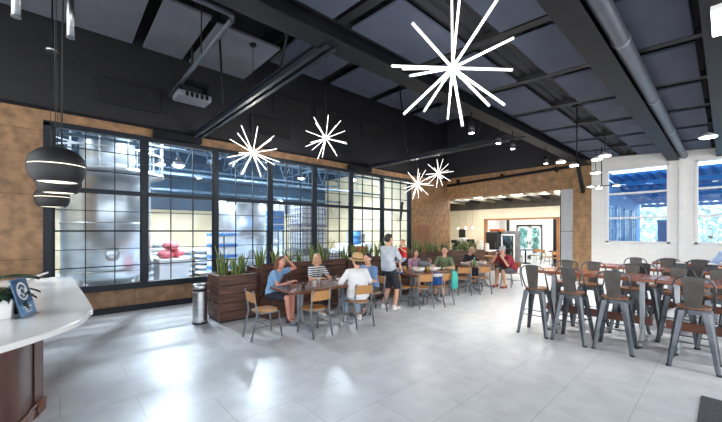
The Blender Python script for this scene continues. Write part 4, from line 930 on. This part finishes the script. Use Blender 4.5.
def make_stool(label):
    t = thing('bar_stool', label, 'stool')
    q = MB(); R = [[(x,y,z) for x,y in smooth_poly([(-.165,-.165),(.165,-.165),(.165,.165),(-.165,.165)],2)] for z in (.755,.785)]
    q.rings(R, True, False); q.build('seat', m_dkoak, t, .006, 2)
    q = MB(); q.rings([[(x*s,y*s,z) for x,y in smooth_poly([(-.172,-.172),(.172,-.172),(.172,.172),(-.172,.172)],2)] for s, z in ((.99,.69),(1,.755))], True, False); q.build('seat_pan', m_gun, t, .004)
    for sx in (-1, 1):
        for sy in (-1, 1):
            q = MB(); d = V((sx, sy, 0)).normalized(); s = V((-d.y, d.x, 0)); rings = []
            for z, w, c, r in ((.73,.062,.19,.025),(.5,.05,.235,.022),(.2,.038,.29,.018),(.0,.03,.322,.015)):
                p = V((d.x*c, d.y*c, z)); rings.append([p - s*w*.95 - d*r, p - s*w*.35 + d*r*.9, p + s*w*.35 + d*r*.9, p + s*w*.95 - d*r, p + s*w*.3 + d*.0, p - s*w*.3 + d*.0])
            q.rings(rings, True, False); lg = q.build('leg', m_gun, t)
            q = MB(); q.cyl((d.x*.322,d.y*.322,0),(d.x*.322,d.y*.322,.022),.026,n=10); q.build('glide', m_black, lg)
    q = MB(); e = .186
    q.tube([(-e,-e,.33),(e,-e,.33)],.008,6); q.tube([(-e,e,.33),(e,e,.33)],.008,6); q.tube([(-e,-e,.37),(-e,e,.37)],.008,6); q.tube([(e,-e,.37),(e,e,.37)],.008,6); q.build('foot_rest', m_gun, t)
    q = MB(); P = []
    arc = [(-.175,.02,.74),(-.185,-.04,.80),(-.19,-.12,.92),(-.192,-.185,1.05),(-.17,-.205,1.12),(-.125,-.215,1.155),(-.06,-.222,1.17),(0,-.225,1.172)]
    P = arc + [(-x,y,z) for x,y,z in arc[-2::-1]]
    q.tube(P, .0115, 10); q.build('back_tube', m_gun, t)
    q = MB(); R = []
    for z, w, y in ((.78,.072,-.165),(.86,.078,-.18),(1.0,.092,-.202),(1.12,.104,-.22),(1.165,.106,-.224)): R.append([(-w,y,z),(w,y,z),(w,y-.007,z),(-w,y-.007,z)])
    q.rings(R, True, False); q.build('back_splat', m_gun2, t, .003)
    return t
stools = [
 ((6.08,2.18), -90, 'gunmetal bar stool at the left end of the nearest row, its back to the camera'),
 ((6.09,1.64), -92, 'gunmetal bar stool second from the left end on the camera side of the nearest row'),
 ((6.11,1.10), -88, 'gunmetal bar stool third from the left end on the camera side of the nearest row'),
 ((6.08,.27), -90, 'large looking gunmetal bar stool above the floor mat, right of the pale table legs'),
 ((7.2,2.10), 90, 'gunmetal bar stool across the nearest table, facing the first stool from the left'),
 ((7.2,1.66), 90, 'gunmetal bar stool across the nearest table, facing the second stool from the left'),
 ((7.2,1.10), 88, 'gunmetal bar stool across the nearest table, facing the third stool from the left'),
 ((7.2,.50), 92, 'gunmetal bar stool across the nearest table, seen just left of the large front stool'),
 ((7.2,.06), 90, 'gunmetal bar stool across the nearest table, at the right edge of the picture'),
 ((7.88,.98), -90, 'gunmetal bar stool on the near side of the second table, left one'),
 ((7.88,.33), -90, 'gunmetal bar stool on the near side of the second table, right one'),
 ((9.0,1.30), 90, 'gunmetal bar stool on the far side of the second table, left of three'),
 ((9.0,.80), 92, 'gunmetal bar stool on the far side of the second table, middle of three'),
 ((9.0,.36), 88, 'gunmetal bar stool far side of the second table, beside the man in pale blue'),
 ((9.72,.80), -90, 'gunmetal bar stool on the near side of the third table, left one'),
 ((9.72,.34), -90, 'gunmetal bar stool on the near side of the third table, right one'),
 ((9.02,-.16), 90, 'gunmetal bar stool that the man in pale blue sits on'),
]
s0 = make_stool(stools[0][2])
for i, ((x, y), rz, lab) in enumerate(stools):
    if i == 0: s0.location = (x,y,0); s0.rotation_euler.z = math.radians(rz); s0['group'] = 'gunmetal bar stools'
    else: dup(s0, (x,y,0), math.radians(rz), lab, 'gunmetal bar stools')
# ------------------------------------------------------------------ people
m_skin = mat('skin', srgb(214,160,132), srgb(226,176,148), rough=.5, scale=6)
m_skin2= mat('skin_flushed', srgb(224,150,130), srgb(232,166,146), rough=.5, scale=6)
m_eyew = mat('eye_white', srgb(240,238,234), rough=.3); m_iris = mat('iris', srgb(50,36,28), rough=.3); m_lip = mat('lip', srgb(178,96,90), rough=.5); m_brow = mat('eyebrow', srgb(150,108,84), rough=.8)
def cloth(n, a, b=None, **k): return mat(n, a, b, rough=.85, scale=k.pop('scale', 10), **k)
def remeshed(q, voxel, it=3, k=1.0):
    bmesh.ops.recalc_face_normals(q.bm, faces=q.bm.faces[:])
    if k != 1: q.bm.transform(Matrix.Scale(k, 4))
    me = bpy.data.meshes.new('tmp'); q.bm.to_mesh(me); q.bm.free()
    o = bpy.data.objects.new('tmp', me); COL.objects.link(o)
    r = o.modifiers.new('r', 'REMESH'); r.mode = 'VOXEL'; r.voxel_size = voxel
    s = o.modifiers.new('s', 'SMOOTH'); s.factor = .5; s.iterations = it
    dg = bpy.context.evaluated_depsgraph_get(); out = bpy.data.meshes.new_from_object(o.evaluated_get(dg))
    bpy.data.objects.remove(o); bpy.data.meshes.remove(me)
    out.materials.clear()
    for p in out.polygons: p.use_smooth = True
    return out
def part(name, me, mats, parent):
    for m in (mats if isinstance(mats, (list, tuple)) else [mats]): me.materials.append(m)
    me.name = name; o = bpy.data.objects.new(name, me); COL.objects.link(o); o.parent = parent; return o
def ik(a, t, l1, l2, pole):
    a, t = V(a), V(t); d = t-a; L = min(d.length, (l1+l2)*.999); d.normalize(); t = a+d*L
    x = (l1*l1-l2*l2+L*L)/(2*L); h = math.sqrt(max(0, l1*l1-x*x)); p = V(pole); p = (p-d*p.dot(d)).normalized()
    return a+d*x+p*h, t
def hand(q, W, d, n, curl, sg, w=1.0):
    d = V(d).normalized(); n = V(n); n = (n-d*n.dot(d)).normalized(); s = d.cross(n)*sg
    q.capsule(W-d*.01, W+d*.03, .024, .021, 1.25, s); q.capsule(W+d*.025, W+d*.078, .017, .016, 2.3, s)
    for i, L in enumerate((.066,.075,.07,.054)):
        off = (1.5-i)*.0215; b = W+d*(.082-.006*abs(1.2-i))+s*off; fd = (d+s*(1.5-i)*.07).normalized()
        pts = [b]; a = 0
        for seg in (.45,.32,.26):
            a += curl; dd = fd*math.cos(a)+n*math.sin(a); pts.append(pts[-1]+dd*L*seg)
        for j in range(3): q.capsule(pts[j], pts[j+1], .0092-.0008*j, .0085-.0008*j, n=8)
    b = W+d*.022+s*.026; p1 = b+(d*.65+s*.7+n*.25).normalized()*.038; p2 = p1+(d*.9+s*.25+n*.35).normalized()*.032
    q.capsule(b, p1, .0125, .0105, n=8); q.capsule(p1, p2, .0102, .0085, n=8)
def person(label, loc, rz, pz, lean=.1, k=1.0, female=False, head=(0,0,0), hs=1.0, handR=(.16,.42,.765), handL=(-.16,.42,.765), polR=(.6,-.3,-.6), polL=(-.6,-.3,-.6),
           footR=(.1,.43,.075), footL=(-.1,.4,.075), palmR=(0,0,-1), palmL=(0,0,-1), curl=.35, dirR=None, dirL=None, skin=None, hair='short', hairm=None, shirt=None, sleeve=.75, bottom=None, blen=.85, shoe=None, hat=None, loose=False, roll=0, group=None, wide=1.0, cat='person', knee=(0,1,.35)):
    skin = skin or m_skin; t = thing('person', label, cat, loc, math.radians(rz), group)
    sc = lambda p: V(p)/k
    P = V((0,0,pz/k)); u = V((math.sin(roll)*.6, math.sin(lean), math.cos(lean))).normalized(); X = V((1,0,0)); X = (X-u*X.dot(u)).normalized()
    w = wide*(.93 if female else 1); sw = .158 if female else .178
    bend = V((0,1,0))
    def sp(s): return P + u*s + bend*(-.03*math.sin(PI*max(0,min(1,s/.5))))*1.0
    N = P+u*.5
    secs = lambda g: [(sp(-.09),.1*w+g,.085*w+g),(sp(-.02),.158*w+g,.11*w+g),(sp(.08),.16*w+g,.112*w+g),(sp(.2),.138*w+g,.1*w+g),(sp(.32),.152*w+g,.112*(w+.05*female)+g),(sp(.41),.163*w+g,.105*w+g),(sp(.465),.14*w+g,.08*w+g),(sp(.5),.07*w+g*.6,.058+g*.6),(sp(.53),.055+g*.3,.055+g*.3)]
    shR, shL = N+X*sw-u*.055, N-X*sw-u*.055
    # joints
    elR, wrR = ik(shR, sc(handR), .285, .25, V(polR)); elL, wrL = ik(shL, sc(handL), .285, .25, V(polL))
    hipR, hipL = P+V((.088,0,-.02)), P+V((-.088,0,-.02))
    knR, anR = ik(hipR, sc(footR), .43, .42, V(knee)); knL, anL = ik(hipL, sc(footL), .43, .42, V(knee))
    yaw, pitch, rl = head
    HM = (Euler((0,0,yaw)).to_matrix() @ Euler((pitch,0,0)).to_matrix() @ Euler((0,rl,0)).to_matrix())
    C = N + u*.06 + HM @ V((0,.012,.105*hs)); h = lambda x,y,z: C + HM @ V((x*hs,y*hs,z*hs))
    q = MB()
    q.loft(secs(0), X); q.capsule(shL+u*.01, shR+u*.01, .058, .058, 1, None)
    q.capsule(N-u*.03, h(0,-.02,-.05), .056, .05)
    # head
    q.ell(h(0,-.012,.03), (.077*hs,.097*hs,.088*hs), 18, HM); q.ell(h(0,.022,-.042), (.058*hs,.068*hs,.066*hs), 16, HM); q.ell(h(0,.062,-.088), (.026*hs,.022*hs,.02*hs), 10, HM)
    for s in (-1,1): q.ell(h(s*.036,.062,-.02), (.026*hs,.022*hs,.024*hs), 10, HM); q.ell(h(s*.08,-.012,.002), (.011*hs,.02*hs,.031*hs), 10, HM)
    q.capsule(h(-.04,.08,.04), h(.04,.08,.04), .012*hs, .012*hs); q.capsule(h(0,.087,.02), h(0,.107,-.016), .009*hs, .015*hs); q.capsule(h(-.022,.083,-.05), h(.022,.083,-.05), .0095*hs, .0095*hs)
    for s in (-1,1): q.ell(h(s*.031,.077,.016), (.0135*hs,.011*hs,.01*hs), 10, HM)
    # arms
    for S_, E, W, sg, pal, dr in ((shR,elR,wrR,1,palmR,dirR),(shL,elL,wrL,-1,palmL,dirL)):
        r = .86 if female else 1
        q.capsule(S_, E, .052*r, .041*r); q.capsule(E, W, .042*r, .027*r); hand(q, W, dr or (W-E), pal, curl, sg)
    for H_, K, A in ((hipR,knR,anR),(hipL,knL,anL)):
        q.capsule(H_, K, .084*w, .056); mid = K.lerp(A,.3); q.capsule(K, mid, .056, .057); q.capsule(mid, A, .057, .036); q.capsule(A, A+V((0,.12,-.04)), .036, .028, 1.2, V((1,0,0)))
    me = remeshed(q, .0065*max(.6,k), 2, k)
    b = part('body', me, [skin, m_eyew, m_iris, m_lip, m_brow], t)
    inv = HM.transposed()
    for p in me.polygons:
        l = inv @ (V(p.center)/k - C)/hs
        if l.y > .05 and abs(l.x) < .07 and -.08 < l.z < .08:
            ex = abs(abs(l.x)-.031)
            if ex < .0115 and abs(l.z-.016) < .0055: p.material_index = 2 if ex < .006 else 1
            elif abs(l.x) < .025 and abs(l.z+.05) < .0075: p.material_index = 3
            elif abs(abs(l.x)-.032) < .02 and abs(l.z-.042) < .0045: p.material_index = 4
    # shirt
    g = .014
    if shirt:
        q = MB(); q.loft([(c, a+g*1.1+loose*.025, d+g*1.1+loose*.03) if i < 4 else (c, a+g*1.1, d+g*1.1) for i, (c, a, d) in enumerate(secs(0)[(0 if loose else 1):-1])], X); q.capsule(shL+u*.008, shR+u*.008, .066, .066)
        for S_, E, W in ((shR,elR,wrR),(shL,elL,wrL)):
            if sleeve <= 1: q.capsule(S_, S_.lerp(E, sleeve), .064, .058)
            else: q.capsule(S_, E, .064, .054); q.capsule(E, E.lerp(W, sleeve-1), .054, .042)
        part('shirt', remeshed(q, .011*max(.6,k), 3, k), shirt, t)
    if bottom:
        q = MB(); q.loft([(c, a+g*.9, d+g*.9) for c, a, d in secs(0)[:3]], X)
        for H_, K, A in ((hipR,knR,anR),(hipL,knL,anL)):
            if blen <= 1: q.capsule(H_, H_.lerp(K, blen), .096*w, .076)
            else: q.capsule(H_, K, .095*w, .07); q.capsule(K, K.lerp(A, blen-1), .069, .052)
        part('shorts' if blen <= 1 else 'trousers', remeshed(q, .011*max(.6,k), 3, k), bottom, t)
    if shoe:
        for A in (anR, anL):
            q = MB(); f = V((0,1,0)); z = A.z-.035
            q.capsule(V((A.x,A.y-.03,A.z-.0)), V((A.x,A.y+.02,A.z-.02)), .044, .046); q.capsule(V((A.x,A.y-.035,A.z-.04)), V((A.x,A.y+.15,A.z-.042)), .036, .034, 1.25, V((1,0,0)))
            part('shoe', remeshed(q, .009*max(.6,k), 2, k), shoe, t)
    if hair:
        hm = hairm; q = MB()
        q.ell(h(0,-.026,.045), (.083*hs,.095*hs,.086*hs), 16, HM); q.ell(h(0,-.05,.0), (.078*hs,.065*hs,.075*hs), 14, HM)
        if hair in ('long','tied'):
            for s in (-1,1): q.capsule(h(s*.066,-.02,.03), h(s*.078,-.02,-.10), .03*hs, .03*hs)
        if hair == 'long':
            for s in (-1,0,1): q.capsule(h(s*.045,-.06,-.02), h(s*.055,-.085,-.25), .045*hs, .03*hs)
        if hair == 'tied': q.ell(h(0,-.13,.05), (.04,.04,.04), 12, HM)
        part('hair', remeshed(q, .0085*max(.6,k), 3, k), hm, t)
    if hat:
        kind, hm = hat; q = MB(); T = Matrix.Translation(C*k) @ (HM.to_4x4()) @ Matrix.Scale(k*hs*(1.14 if kind == 'straw' else 1), 4)
        if kind == 'straw':
            q.lathe([(.150,.036),(.152,.030),(.125,.034),(.099,.042),(.097,.08),(.090,.115),(.07,.14),(.04,.15),(.012,.152)], (0,-.01,0), 32); o = q.build('straw_hat', hm, t, xf=T)
            q = MB(); q.lathe([(.1015,.044),(.1005,.066)], (0,-.01,0), 32, cap=False); q.build('hat_band', mat('hat_band', srgb(96,70,46)), o, xf=T)
        else:
            q.lathe([(.094,.045),(.096,.075),(.088,.11),(.06,.14),(.015,.15)], (0,-.012,0), 28); o = q.build('cap', hm, t, xf=T)
            q = MB(); q.prism([(x, y) for x, y in smooth_poly([(-.085,.05),(.085,.05),(.07,.16),(-.07,.16)],2)], .045, .053); q.build('visor', hm, o, xf=T)
    return t
h_br = mat('brown_hair', srgb(84,54,38), srgb(118,80,56), rough=.55, scale=14, stretch=(6,6,1)); h_dk = mat('dark_hair', srgb(34,28,26), srgb(50,42,38), rough=.5, scale=14)
h_bl = mat('blonde_hair', srgb(190,156,104), srgb(214,184,134), rough=.5, scale=14, stretch=(6,6,1)); h_lt = mat('baby_hair', srgb(168,126,86), srgb(186,146,104), rough=.6)
c_blue = cloth('light_blue_cotton', srgb(116,160,204), srgb(140,182,220)); c_white = cloth('white_cotton', srgb(232,234,238), srgb(244,245,248)); c_grey = cloth('pale_grey_cotton', srgb(184,192,202), srgb(206,212,220))
c_navy = cloth('charcoal_cotton', srgb(40,44,54), srgb(52,56,66)); c_chamb = cloth('chambray', srgb(96,130,176), srgb(130,160,200), scale=40); c_green = cloth('olive_cotton', srgb(98,112,82), srgb(114,128,96))
c_maroon = cloth('maroon_cotton', srgb(132,30,46), srgb(150,42,58)); c_blk = cloth('black_cotton', srgb(34,36,42), srgb(46,48,54)); c_red = cloth('red_cotton', srgb(206,40,44), srgb(222,58,60)); c_pale = cloth('pale_blue_linen', srgb(150,182,226), srgb(176,202,238))
c_purp = cloth('purple_print', srgb(120,84,120), srgb(206,170,196), scale=34, lo=.44, hi=.56); c_pdenim = cloth('pale_denim', srgb(150,172,200), srgb(174,194,216), scale=30); c_denim = cloth('denim', srgb(70,92,128), srgb(92,114,150), scale=30); c_dgrey = cloth('dark_grey_cotton', srgb(70,74,80), srgb(84,88,94))
c_stripe = brick('striped_jersey', srgb(238,238,238), srgb(236,236,236), srgb(70,84,110), 9, .045, .012, 'XZ', rough=.85, bump=0); c_bstripe = brick('striped_shorts', srgb(200,212,226), srgb(200,212,226), srgb(90,116,160), 9, .03, .01, 'XZ', rough=.85, bump=0)
s_wh = mat('white_trainer', srgb(236,236,236), rough=.6); s_bl = mat('blue_shoe', srgb(50,130,210), rough=.6); s_dk = mat('dark_shoe', srgb(48,44,46), rough=.5); s_rd = mat('pink_red_shoe', srgb(136,58,64), rough=.6)
straw = mat('straw', srgb(196,158,108), srgb(216,180,130), rough=.8, scale=60); capg = cloth('grey_cap_cloth', srgb(178,182,190), srgb(196,200,206))
B = .505
person('woman in a light blue top holding a hand to her forehead at the nearest table', (3.12,6.06,0), -150, B, .30, .97, True, (.0,-.1,-.12), handL=(-.13,.30,1.15), polL=(-.9,.6,-.2), dirL=(.6,-.1,.75), palmL=(.4,-1,0), handR=(.08,.46,.77), skin=m_skin2, hair='long', hairm=h_br, shirt=c_blue, sleeve=.5, bottom=c_navy, blen=.8, shoe=s_dk, footR=(.2,.5,.075), footL=(.02,.46,.075))
person('blonde woman in a white striped top sitting on the bench at the nearest table', (4.16,6.08,0), 176, B, .16, .96, True, (-.5,-.05,0), handR=(.12,.42,.765), handL=(-.12,.42,.765), hair='tied', hairm=h_bl, shirt=c_stripe, sleeve=.6, bottom=c_navy, blen=1.7, shoe=s_wh)
person('man in a straw hat and white shirt seen from behind at the nearest table', (4.16,4.66,0), -22, .54, .14, .97, False, (.35,.16,0), handR=(.2,.36,.77), handL=(-.22,.34,.765), hair='short', hairm=h_dk, shirt=c_white, sleeve=.85, bottom=c_pdenim, blen=1.75, shoe=s_wh, hat=('straw', straw), wide=1.16, loose=True, footL=(-.16,.30,.075), footR=(.12,.25,.075))
person('dark haired man in a blue chambray shirt at the right end of the nearest table', (5.0,5.14,0), 96, .54, .26, .95, False, (.1,-.15,0), handR=(.14,.40,.765), handL=(-.14,.42,.765), hair='short', hairm=h_dk, shirt=c_chamb, sleeve=.9, bottom=c_dgrey, blen=1.7, shoe=s_dk)
person('standing man in a pale grey shirt and dark shorts holding a toddler', (5.44,5.06,0), -88, .90, -.02, 1.0, False, (-.15,-.12,0), handR=(.05,.34,1.02), handL=(-.02,.33,1.20), polR=(1,-.2,-.5), polL=(-1,-.2,-.5), palmR=(-.3,-.2,1), palmL=(.7,-.6,0), dirL=(.6,.7,.1), dirR=(-.8,.6,.1), hair='short', hairm=h_dk, shirt=c_grey, sleeve=.8, bottom=c_navy, blen=.95, shoe=s_wh, footR=(.15,.03,.08), footL=(-.13,-.03,.08), knee=(0,1,0), wide=1.04)
person('toddler in a red top, striped shorts and blue shoes carried by the standing man', (5.80,4.95,0), 84, 1.14, .05, .47, False, (.3,-.1,0), hs=1.42, handR=(.10,.16,1.34), handL=(-.10,.16,1.36), hair='short', hairm=h_lt, shirt=c_red, sleeve=.7, bottom=c_bstripe, blen=.9, shoe=s_bl, footR=(.10,.14,.86), footL=(-.10,.13,.85), wide=1.15, cat='toddler')
person('long haired woman in a purple print top on the bench at the middle table', (7.5,6.06,0), 164, B, .26, .94, True, (.2,-.08,0), handR=(.14,.44,.765), handL=(-.14,.44,.765), hair='long', hairm=h_br, shirt=c_purp, sleeve=.5, bottom=c_dgrey, blen=.7, shoe=s_dk, footR=(.12,.55,.075), footL=(-.2,.5,.075))
person('man in an olive green shirt looking up at the right end of the middle table', (7.98,5.28,0), 104, .54, .04, .97, False, (.25,.12,0), handR=(.16,.36,.765), handL=(-.18,.34,.765), hair='short', hairm=h_dk, shirt=c_green, sleeve=.7, bottom=c_dgrey, blen=.9, shoe=s_dk)
person('baby sitting on the bench beside the man in the olive shirt', (8.28,6.02,0), 165, .50, .08, .48, False, (.2,.1,0), hs=1.4, handR=(.09,.16,.56), handL=(-.09,.16,.56), hair='short', hairm=h_lt, shirt=c_grey, sleeve=.7, bottom=c_bstripe, blen=1.3, shoe=s_wh, footR=(.06,.30,.42), footL=(-.06,.30,.42), wide=1.15, cat='baby')
person('person in a black shirt and tan cap bent low over the farthest table', (10.2,5.92,0), 168, B, .34, .95, False, (0,-.55,0), handR=(.2,.46,.765), handL=(-.2,.46,.765), hair='short', hairm=h_bl, shirt=c_blk, sleeve=1.6, bottom=c_navy, blen=1.7, shoe=s_dk, hat=('cap', mat('tan_cap_cloth', srgb(190,164,128), srgb(206,182,148), rough=.85)))
person('broad man in a maroon shirt and grey cap leaning on the farthest table', (10.55,4.56,0), 72, .54, .62, 1.05, False, (.1,-.1,0), handR=(.10,.52,.98), handL=(-.14,.50,.92), polR=(.5,.2,-.8), polL=(-.5,.2,-.8), dirR=(-.3,.2,.9), dirL=(.2,.4,.9), palmR=(-.6,-.6,0), palmL=(.6,-.6,0), hair='short', hairm=h_br, shirt=c_maroon, sleeve=.85, bottom=c_dgrey, blen=.9, shoe=s_rd, hat=('cap', capg), wide=1.3, footR=(.12,.5,.075), footL=(-.16,.42,.075), curl=.7)
person('man in a pale blue shirt at the right edge by the second bar table', (9.06,-.16,0), 84, .88, .22, 1.0, False, (.2,-.2,0), handR=(.22,.40,1.10), handL=(-.14,.42,1.10), hair='short', hairm=h_br, shirt=c_pale, sleeve=1.5, bottom=c_navy, blen=1.8, shoe=s_dk, footR=(.12,.22,.46), footL=(-.12,.22,.46))

# ------------------------------------------------------------------ things on the tables
def glass(x, y, z, m, label, h=.15, r=.036, fill=.7, name='drink_glass', cat='glass'):
    t = thing(name, label, cat, (x,y,z)); q = MB(); q.lathe([(r*.8,0),(r,h),(r*.93,h),(r*.74,.008)], n=20); q.build('glass_wall', m_clear, t)
    if m: q = MB(); q.lathe([(r*.72,.009),(r*.72+(r*.2)*fill,h*fill)], n=20); q.build('drink', m, t)
def cup(x, y, z, label, h=.11, r=.04, m=None):
    t = thing('paper_cup', label, 'cup', (x,y,z)); q = MB(); q.lathe([(r*.72,0),(r,h),(r*1.05,h),(r*.98,h-.004),(r*.7,.006)], n=22); q.build('cup_wall', m or m_paper, t)
def dish(x, y, z, label, r=.12, h=.05, food=True, m=None, name='serving_bowl', cat='bowl'):
    t = thing(name, label, cat, (x,y,z)); q = MB(); q.lathe([(r*.55,0),(r*.75,h*.3),(r,h),(r*.97,h),(r*.7,h*.35),(r*.3,.006)], n=28); q.build('dish', m or m_white, t)
    if food:
        q = MB(); rr = random.Random(int(x*100))
        for k in range(14): a = rr.uniform(0,6.3); d = rr.uniform(0,r*.6); q.ell((d*math.cos(a),d*math.sin(a),h*.7+rr.uniform(0,.02)),(.02,.014,.012),8,Euler((rr.random(),rr.random(),a)).to_matrix())
        o = q.build('food', m_food, t); o['kind'] = 'stuff'
glass(3.16,4.98,.75,m_cola,'dark cola glass before the woman in light blue')
glass(3.06,5.3,.75,None,'tall clear glass near the woman in light blue', .17)
cup(3.36,4.93,.75,'white paper cup right of the cola glass on the nearest table')
glass(4.0,5.18,.75,None,'clear glass left of the man in the straw hat', .16)
dish(4.22,5.22,.75,'white dish of fried food by the man in the straw hat', .12, .04)
cup(3.75,5.35,.75,'small white cup before the blonde woman', .07, .032)
glass(6.2,5.22,.75,m_beer,'amber beer glass at the left end of the middle table', .16, .04)
cup(6.32,5.35,.75,'white cup beside the amber glass at the left end of the middle table', .12, .05)
cup(6.12,5.38,.75,'white cup at the back left corner of the middle table', .10, .045)
dish(6.5,5.05,.75,'large white tub in the middle of the middle table', .17, .10)
dish(7.18,5.02,.75,'white bowl of food before the woman in the purple top', .13, .06)
glass(6.62,4.86,.75,m_beer,'tall amber beer glass at the front of the middle table', .19, .042)
dish(6.88,4.9,.75,'white oval tub at the front right of the middle table', .14, .10)
t = thing('metal_bucket', 'round grey metal tub standing tall on the middle table', 'tub', (6.98,5.25,.75)); q = MB(); q.lathe([(.14,0),(.16,.16),(.185,.2),(.18,.21),(.15,.16),(.1,.02)], n=30); q.build('tub', m_castg, t); q = MB(); q.tube([(-.18,0,.2),(-.13,0,.3),(0,0,.35),(.13,0,.3),(.18,0,.2)],.008,8); q.build('handle', m_gun, t)
cup(8.8,5.0,.75,'white cup at the left on the farthest table', .11, .045)
cup(9.3,5.15,.75,'white cup near the maroon man on the farthest table', .12, .05)
t = thing('sauce_bottle', 'green sauce bottle on the farthest table', 'bottle', (9.1,5.0,.75)); q = MB(); q.lathe([(.03,0),(.033,.01),(.033,.12),(.014,.16),(.013,.19)], n=18); q.build('bottle_body', m_green, t); q = MB(); q.cyl((0,0,.19),(0,0,.215),.016,n=12); q.build('cap', m_white, t)
dish(9.45,4.95,.75,'white basket of food before the maroon man', .15, .07)
dish(8.98,5.25,.75,'white bowl before the person in black', .13, .06)
glass(9.62,4.95,.75,m_beer,'amber glass at the right end of the farthest table', .15, .04)
# bags on the chairs of the middle table
t = thing('teal_bag', 'teal cloth bag hanging from the back of the chair before the olive shirted man', 'bag', (6.85,4.27,.40)); q = MB(); q.loft([((0,0,.0),.09,.045),((0,0,.04),.11,.06),((0,0,.2),.11,.055),((0,0,.36),.09,.03),((0,0,.40),.08,.015)], (1,0,0)); q.build('sack', m_tealbag, t); q = MB(); q.tube([(-.06,0,.39),(-.04,.02,.44),(.04,.02,.44),(.06,0,.39)],.008,6); q.build('strap', m_tealbag, t)
t = thing('cooler_bag', 'blue cooler bag with a white lid standing on the chair under the middle table', 'cooler bag', (6.74,4.68,.458)); q = MB(); q.box(-.15,-.12,0,.15,.12,.2); q.build('bag_body', m_bluebag, t, .025, 2); q = MB(); q.box(-.16,-.13,.2,.16,.13,.25); q.build('lid', m_white, t, .015, 2); q = MB(); q.tube([(-.16,0,.18),(-.1,0,.275),(.1,0,.275),(.16,0,.18)],.01,6); q.build('handle', m_bluebag, t)
t = thing('service_table', 'light wood service table beyond the farthest dining table', 'table', (12.7,6.3,0)); q = MB(); q.box(-.3,-.4,.72,.3,.4,.76); q.build('top', m_oak, t, .005)
for sx in (-1,1):
    for sy in (-1,1): q = MB(); q.box(sx*.25-.02,sy*.35-.02,0,sx*.25+.02,sy*.35+.02,.72); q.build('leg', m_blk, t)
# small things on the bar tables
for x, y, lab in ((8.4,.55,'white menu card holder on the second bar table, left'),(8.45,.15,'white napkin box on the second bar table by the man in pale blue')):
    t = thing('napkin_box', lab, 'napkin box', (x,y,1.05)); q = MB(); q.box(-.05,-.07,0,.05,.07,.11); q.build('box_body', m_gun, t,.006); q = MB(); q.box(-.03,-.05,.11,.03,.05,.135); q.build('napkins', m_paper, t,.004)
# ------------------------------------------------------------------ daylight, exposure, camera
wd = bpy.data.worlds.new('daylight'); S.world = wd; wd.use_nodes = True
nt = wd.node_tree; bg = nt.nodes['Background']
tc = nt.nodes.new('ShaderNodeTexCoord'); sp = nt.nodes.new('ShaderNodeSeparateXYZ'); rp = nt.nodes.new('ShaderNodeValToRGB')
nt.links.new(tc.outputs['Generated'], sp.inputs[0]); nt.links.new(sp.outputs['Z'], rp.inputs['Fac']); nt.links.new(rp.outputs['Color'], bg.inputs['Color'])
rp.color_ramp.elements[0].color = (1,1,1,1); rp.color_ramp.elements[1].color = (.74,.87,1,1)
bg.inputs['Strength'].default_value = 2.3
cam = bpy.data.cameras.new('camera'); co = bpy.data.objects.new('camera', cam); COL.objects.link(co)
fpx = math.sqrt(364*301.0); cam.sensor_width = 36; cam.lens = fpx/722*36; cam.shift_y = 20/722; cam.clip_end = 200; cam.clip_start = .05
co.location = (0,0,1.75); co.rotation_euler = (PI/2, 0, math.atan2(364, fpx)-PI/2)
S.camera = co
S.view_settings.view_transform = 'Standard'; S.view_settings.look = 'None'; S.view_settings.gamma = 1; S.view_settings.exposure = 0.5
S.cycles.max_bounces = 7; S.cycles.diffuse_bounces = 3; S.cycles.glossy_bounces = 3; S.cycles.transmission_bounces = 4; S.cycles.transparent_max_bounces = 12; S.cycles.sample_clamp_indirect = 6; S.cycles.caustics_reflective = False; S.cycles.caustics_refractive = False
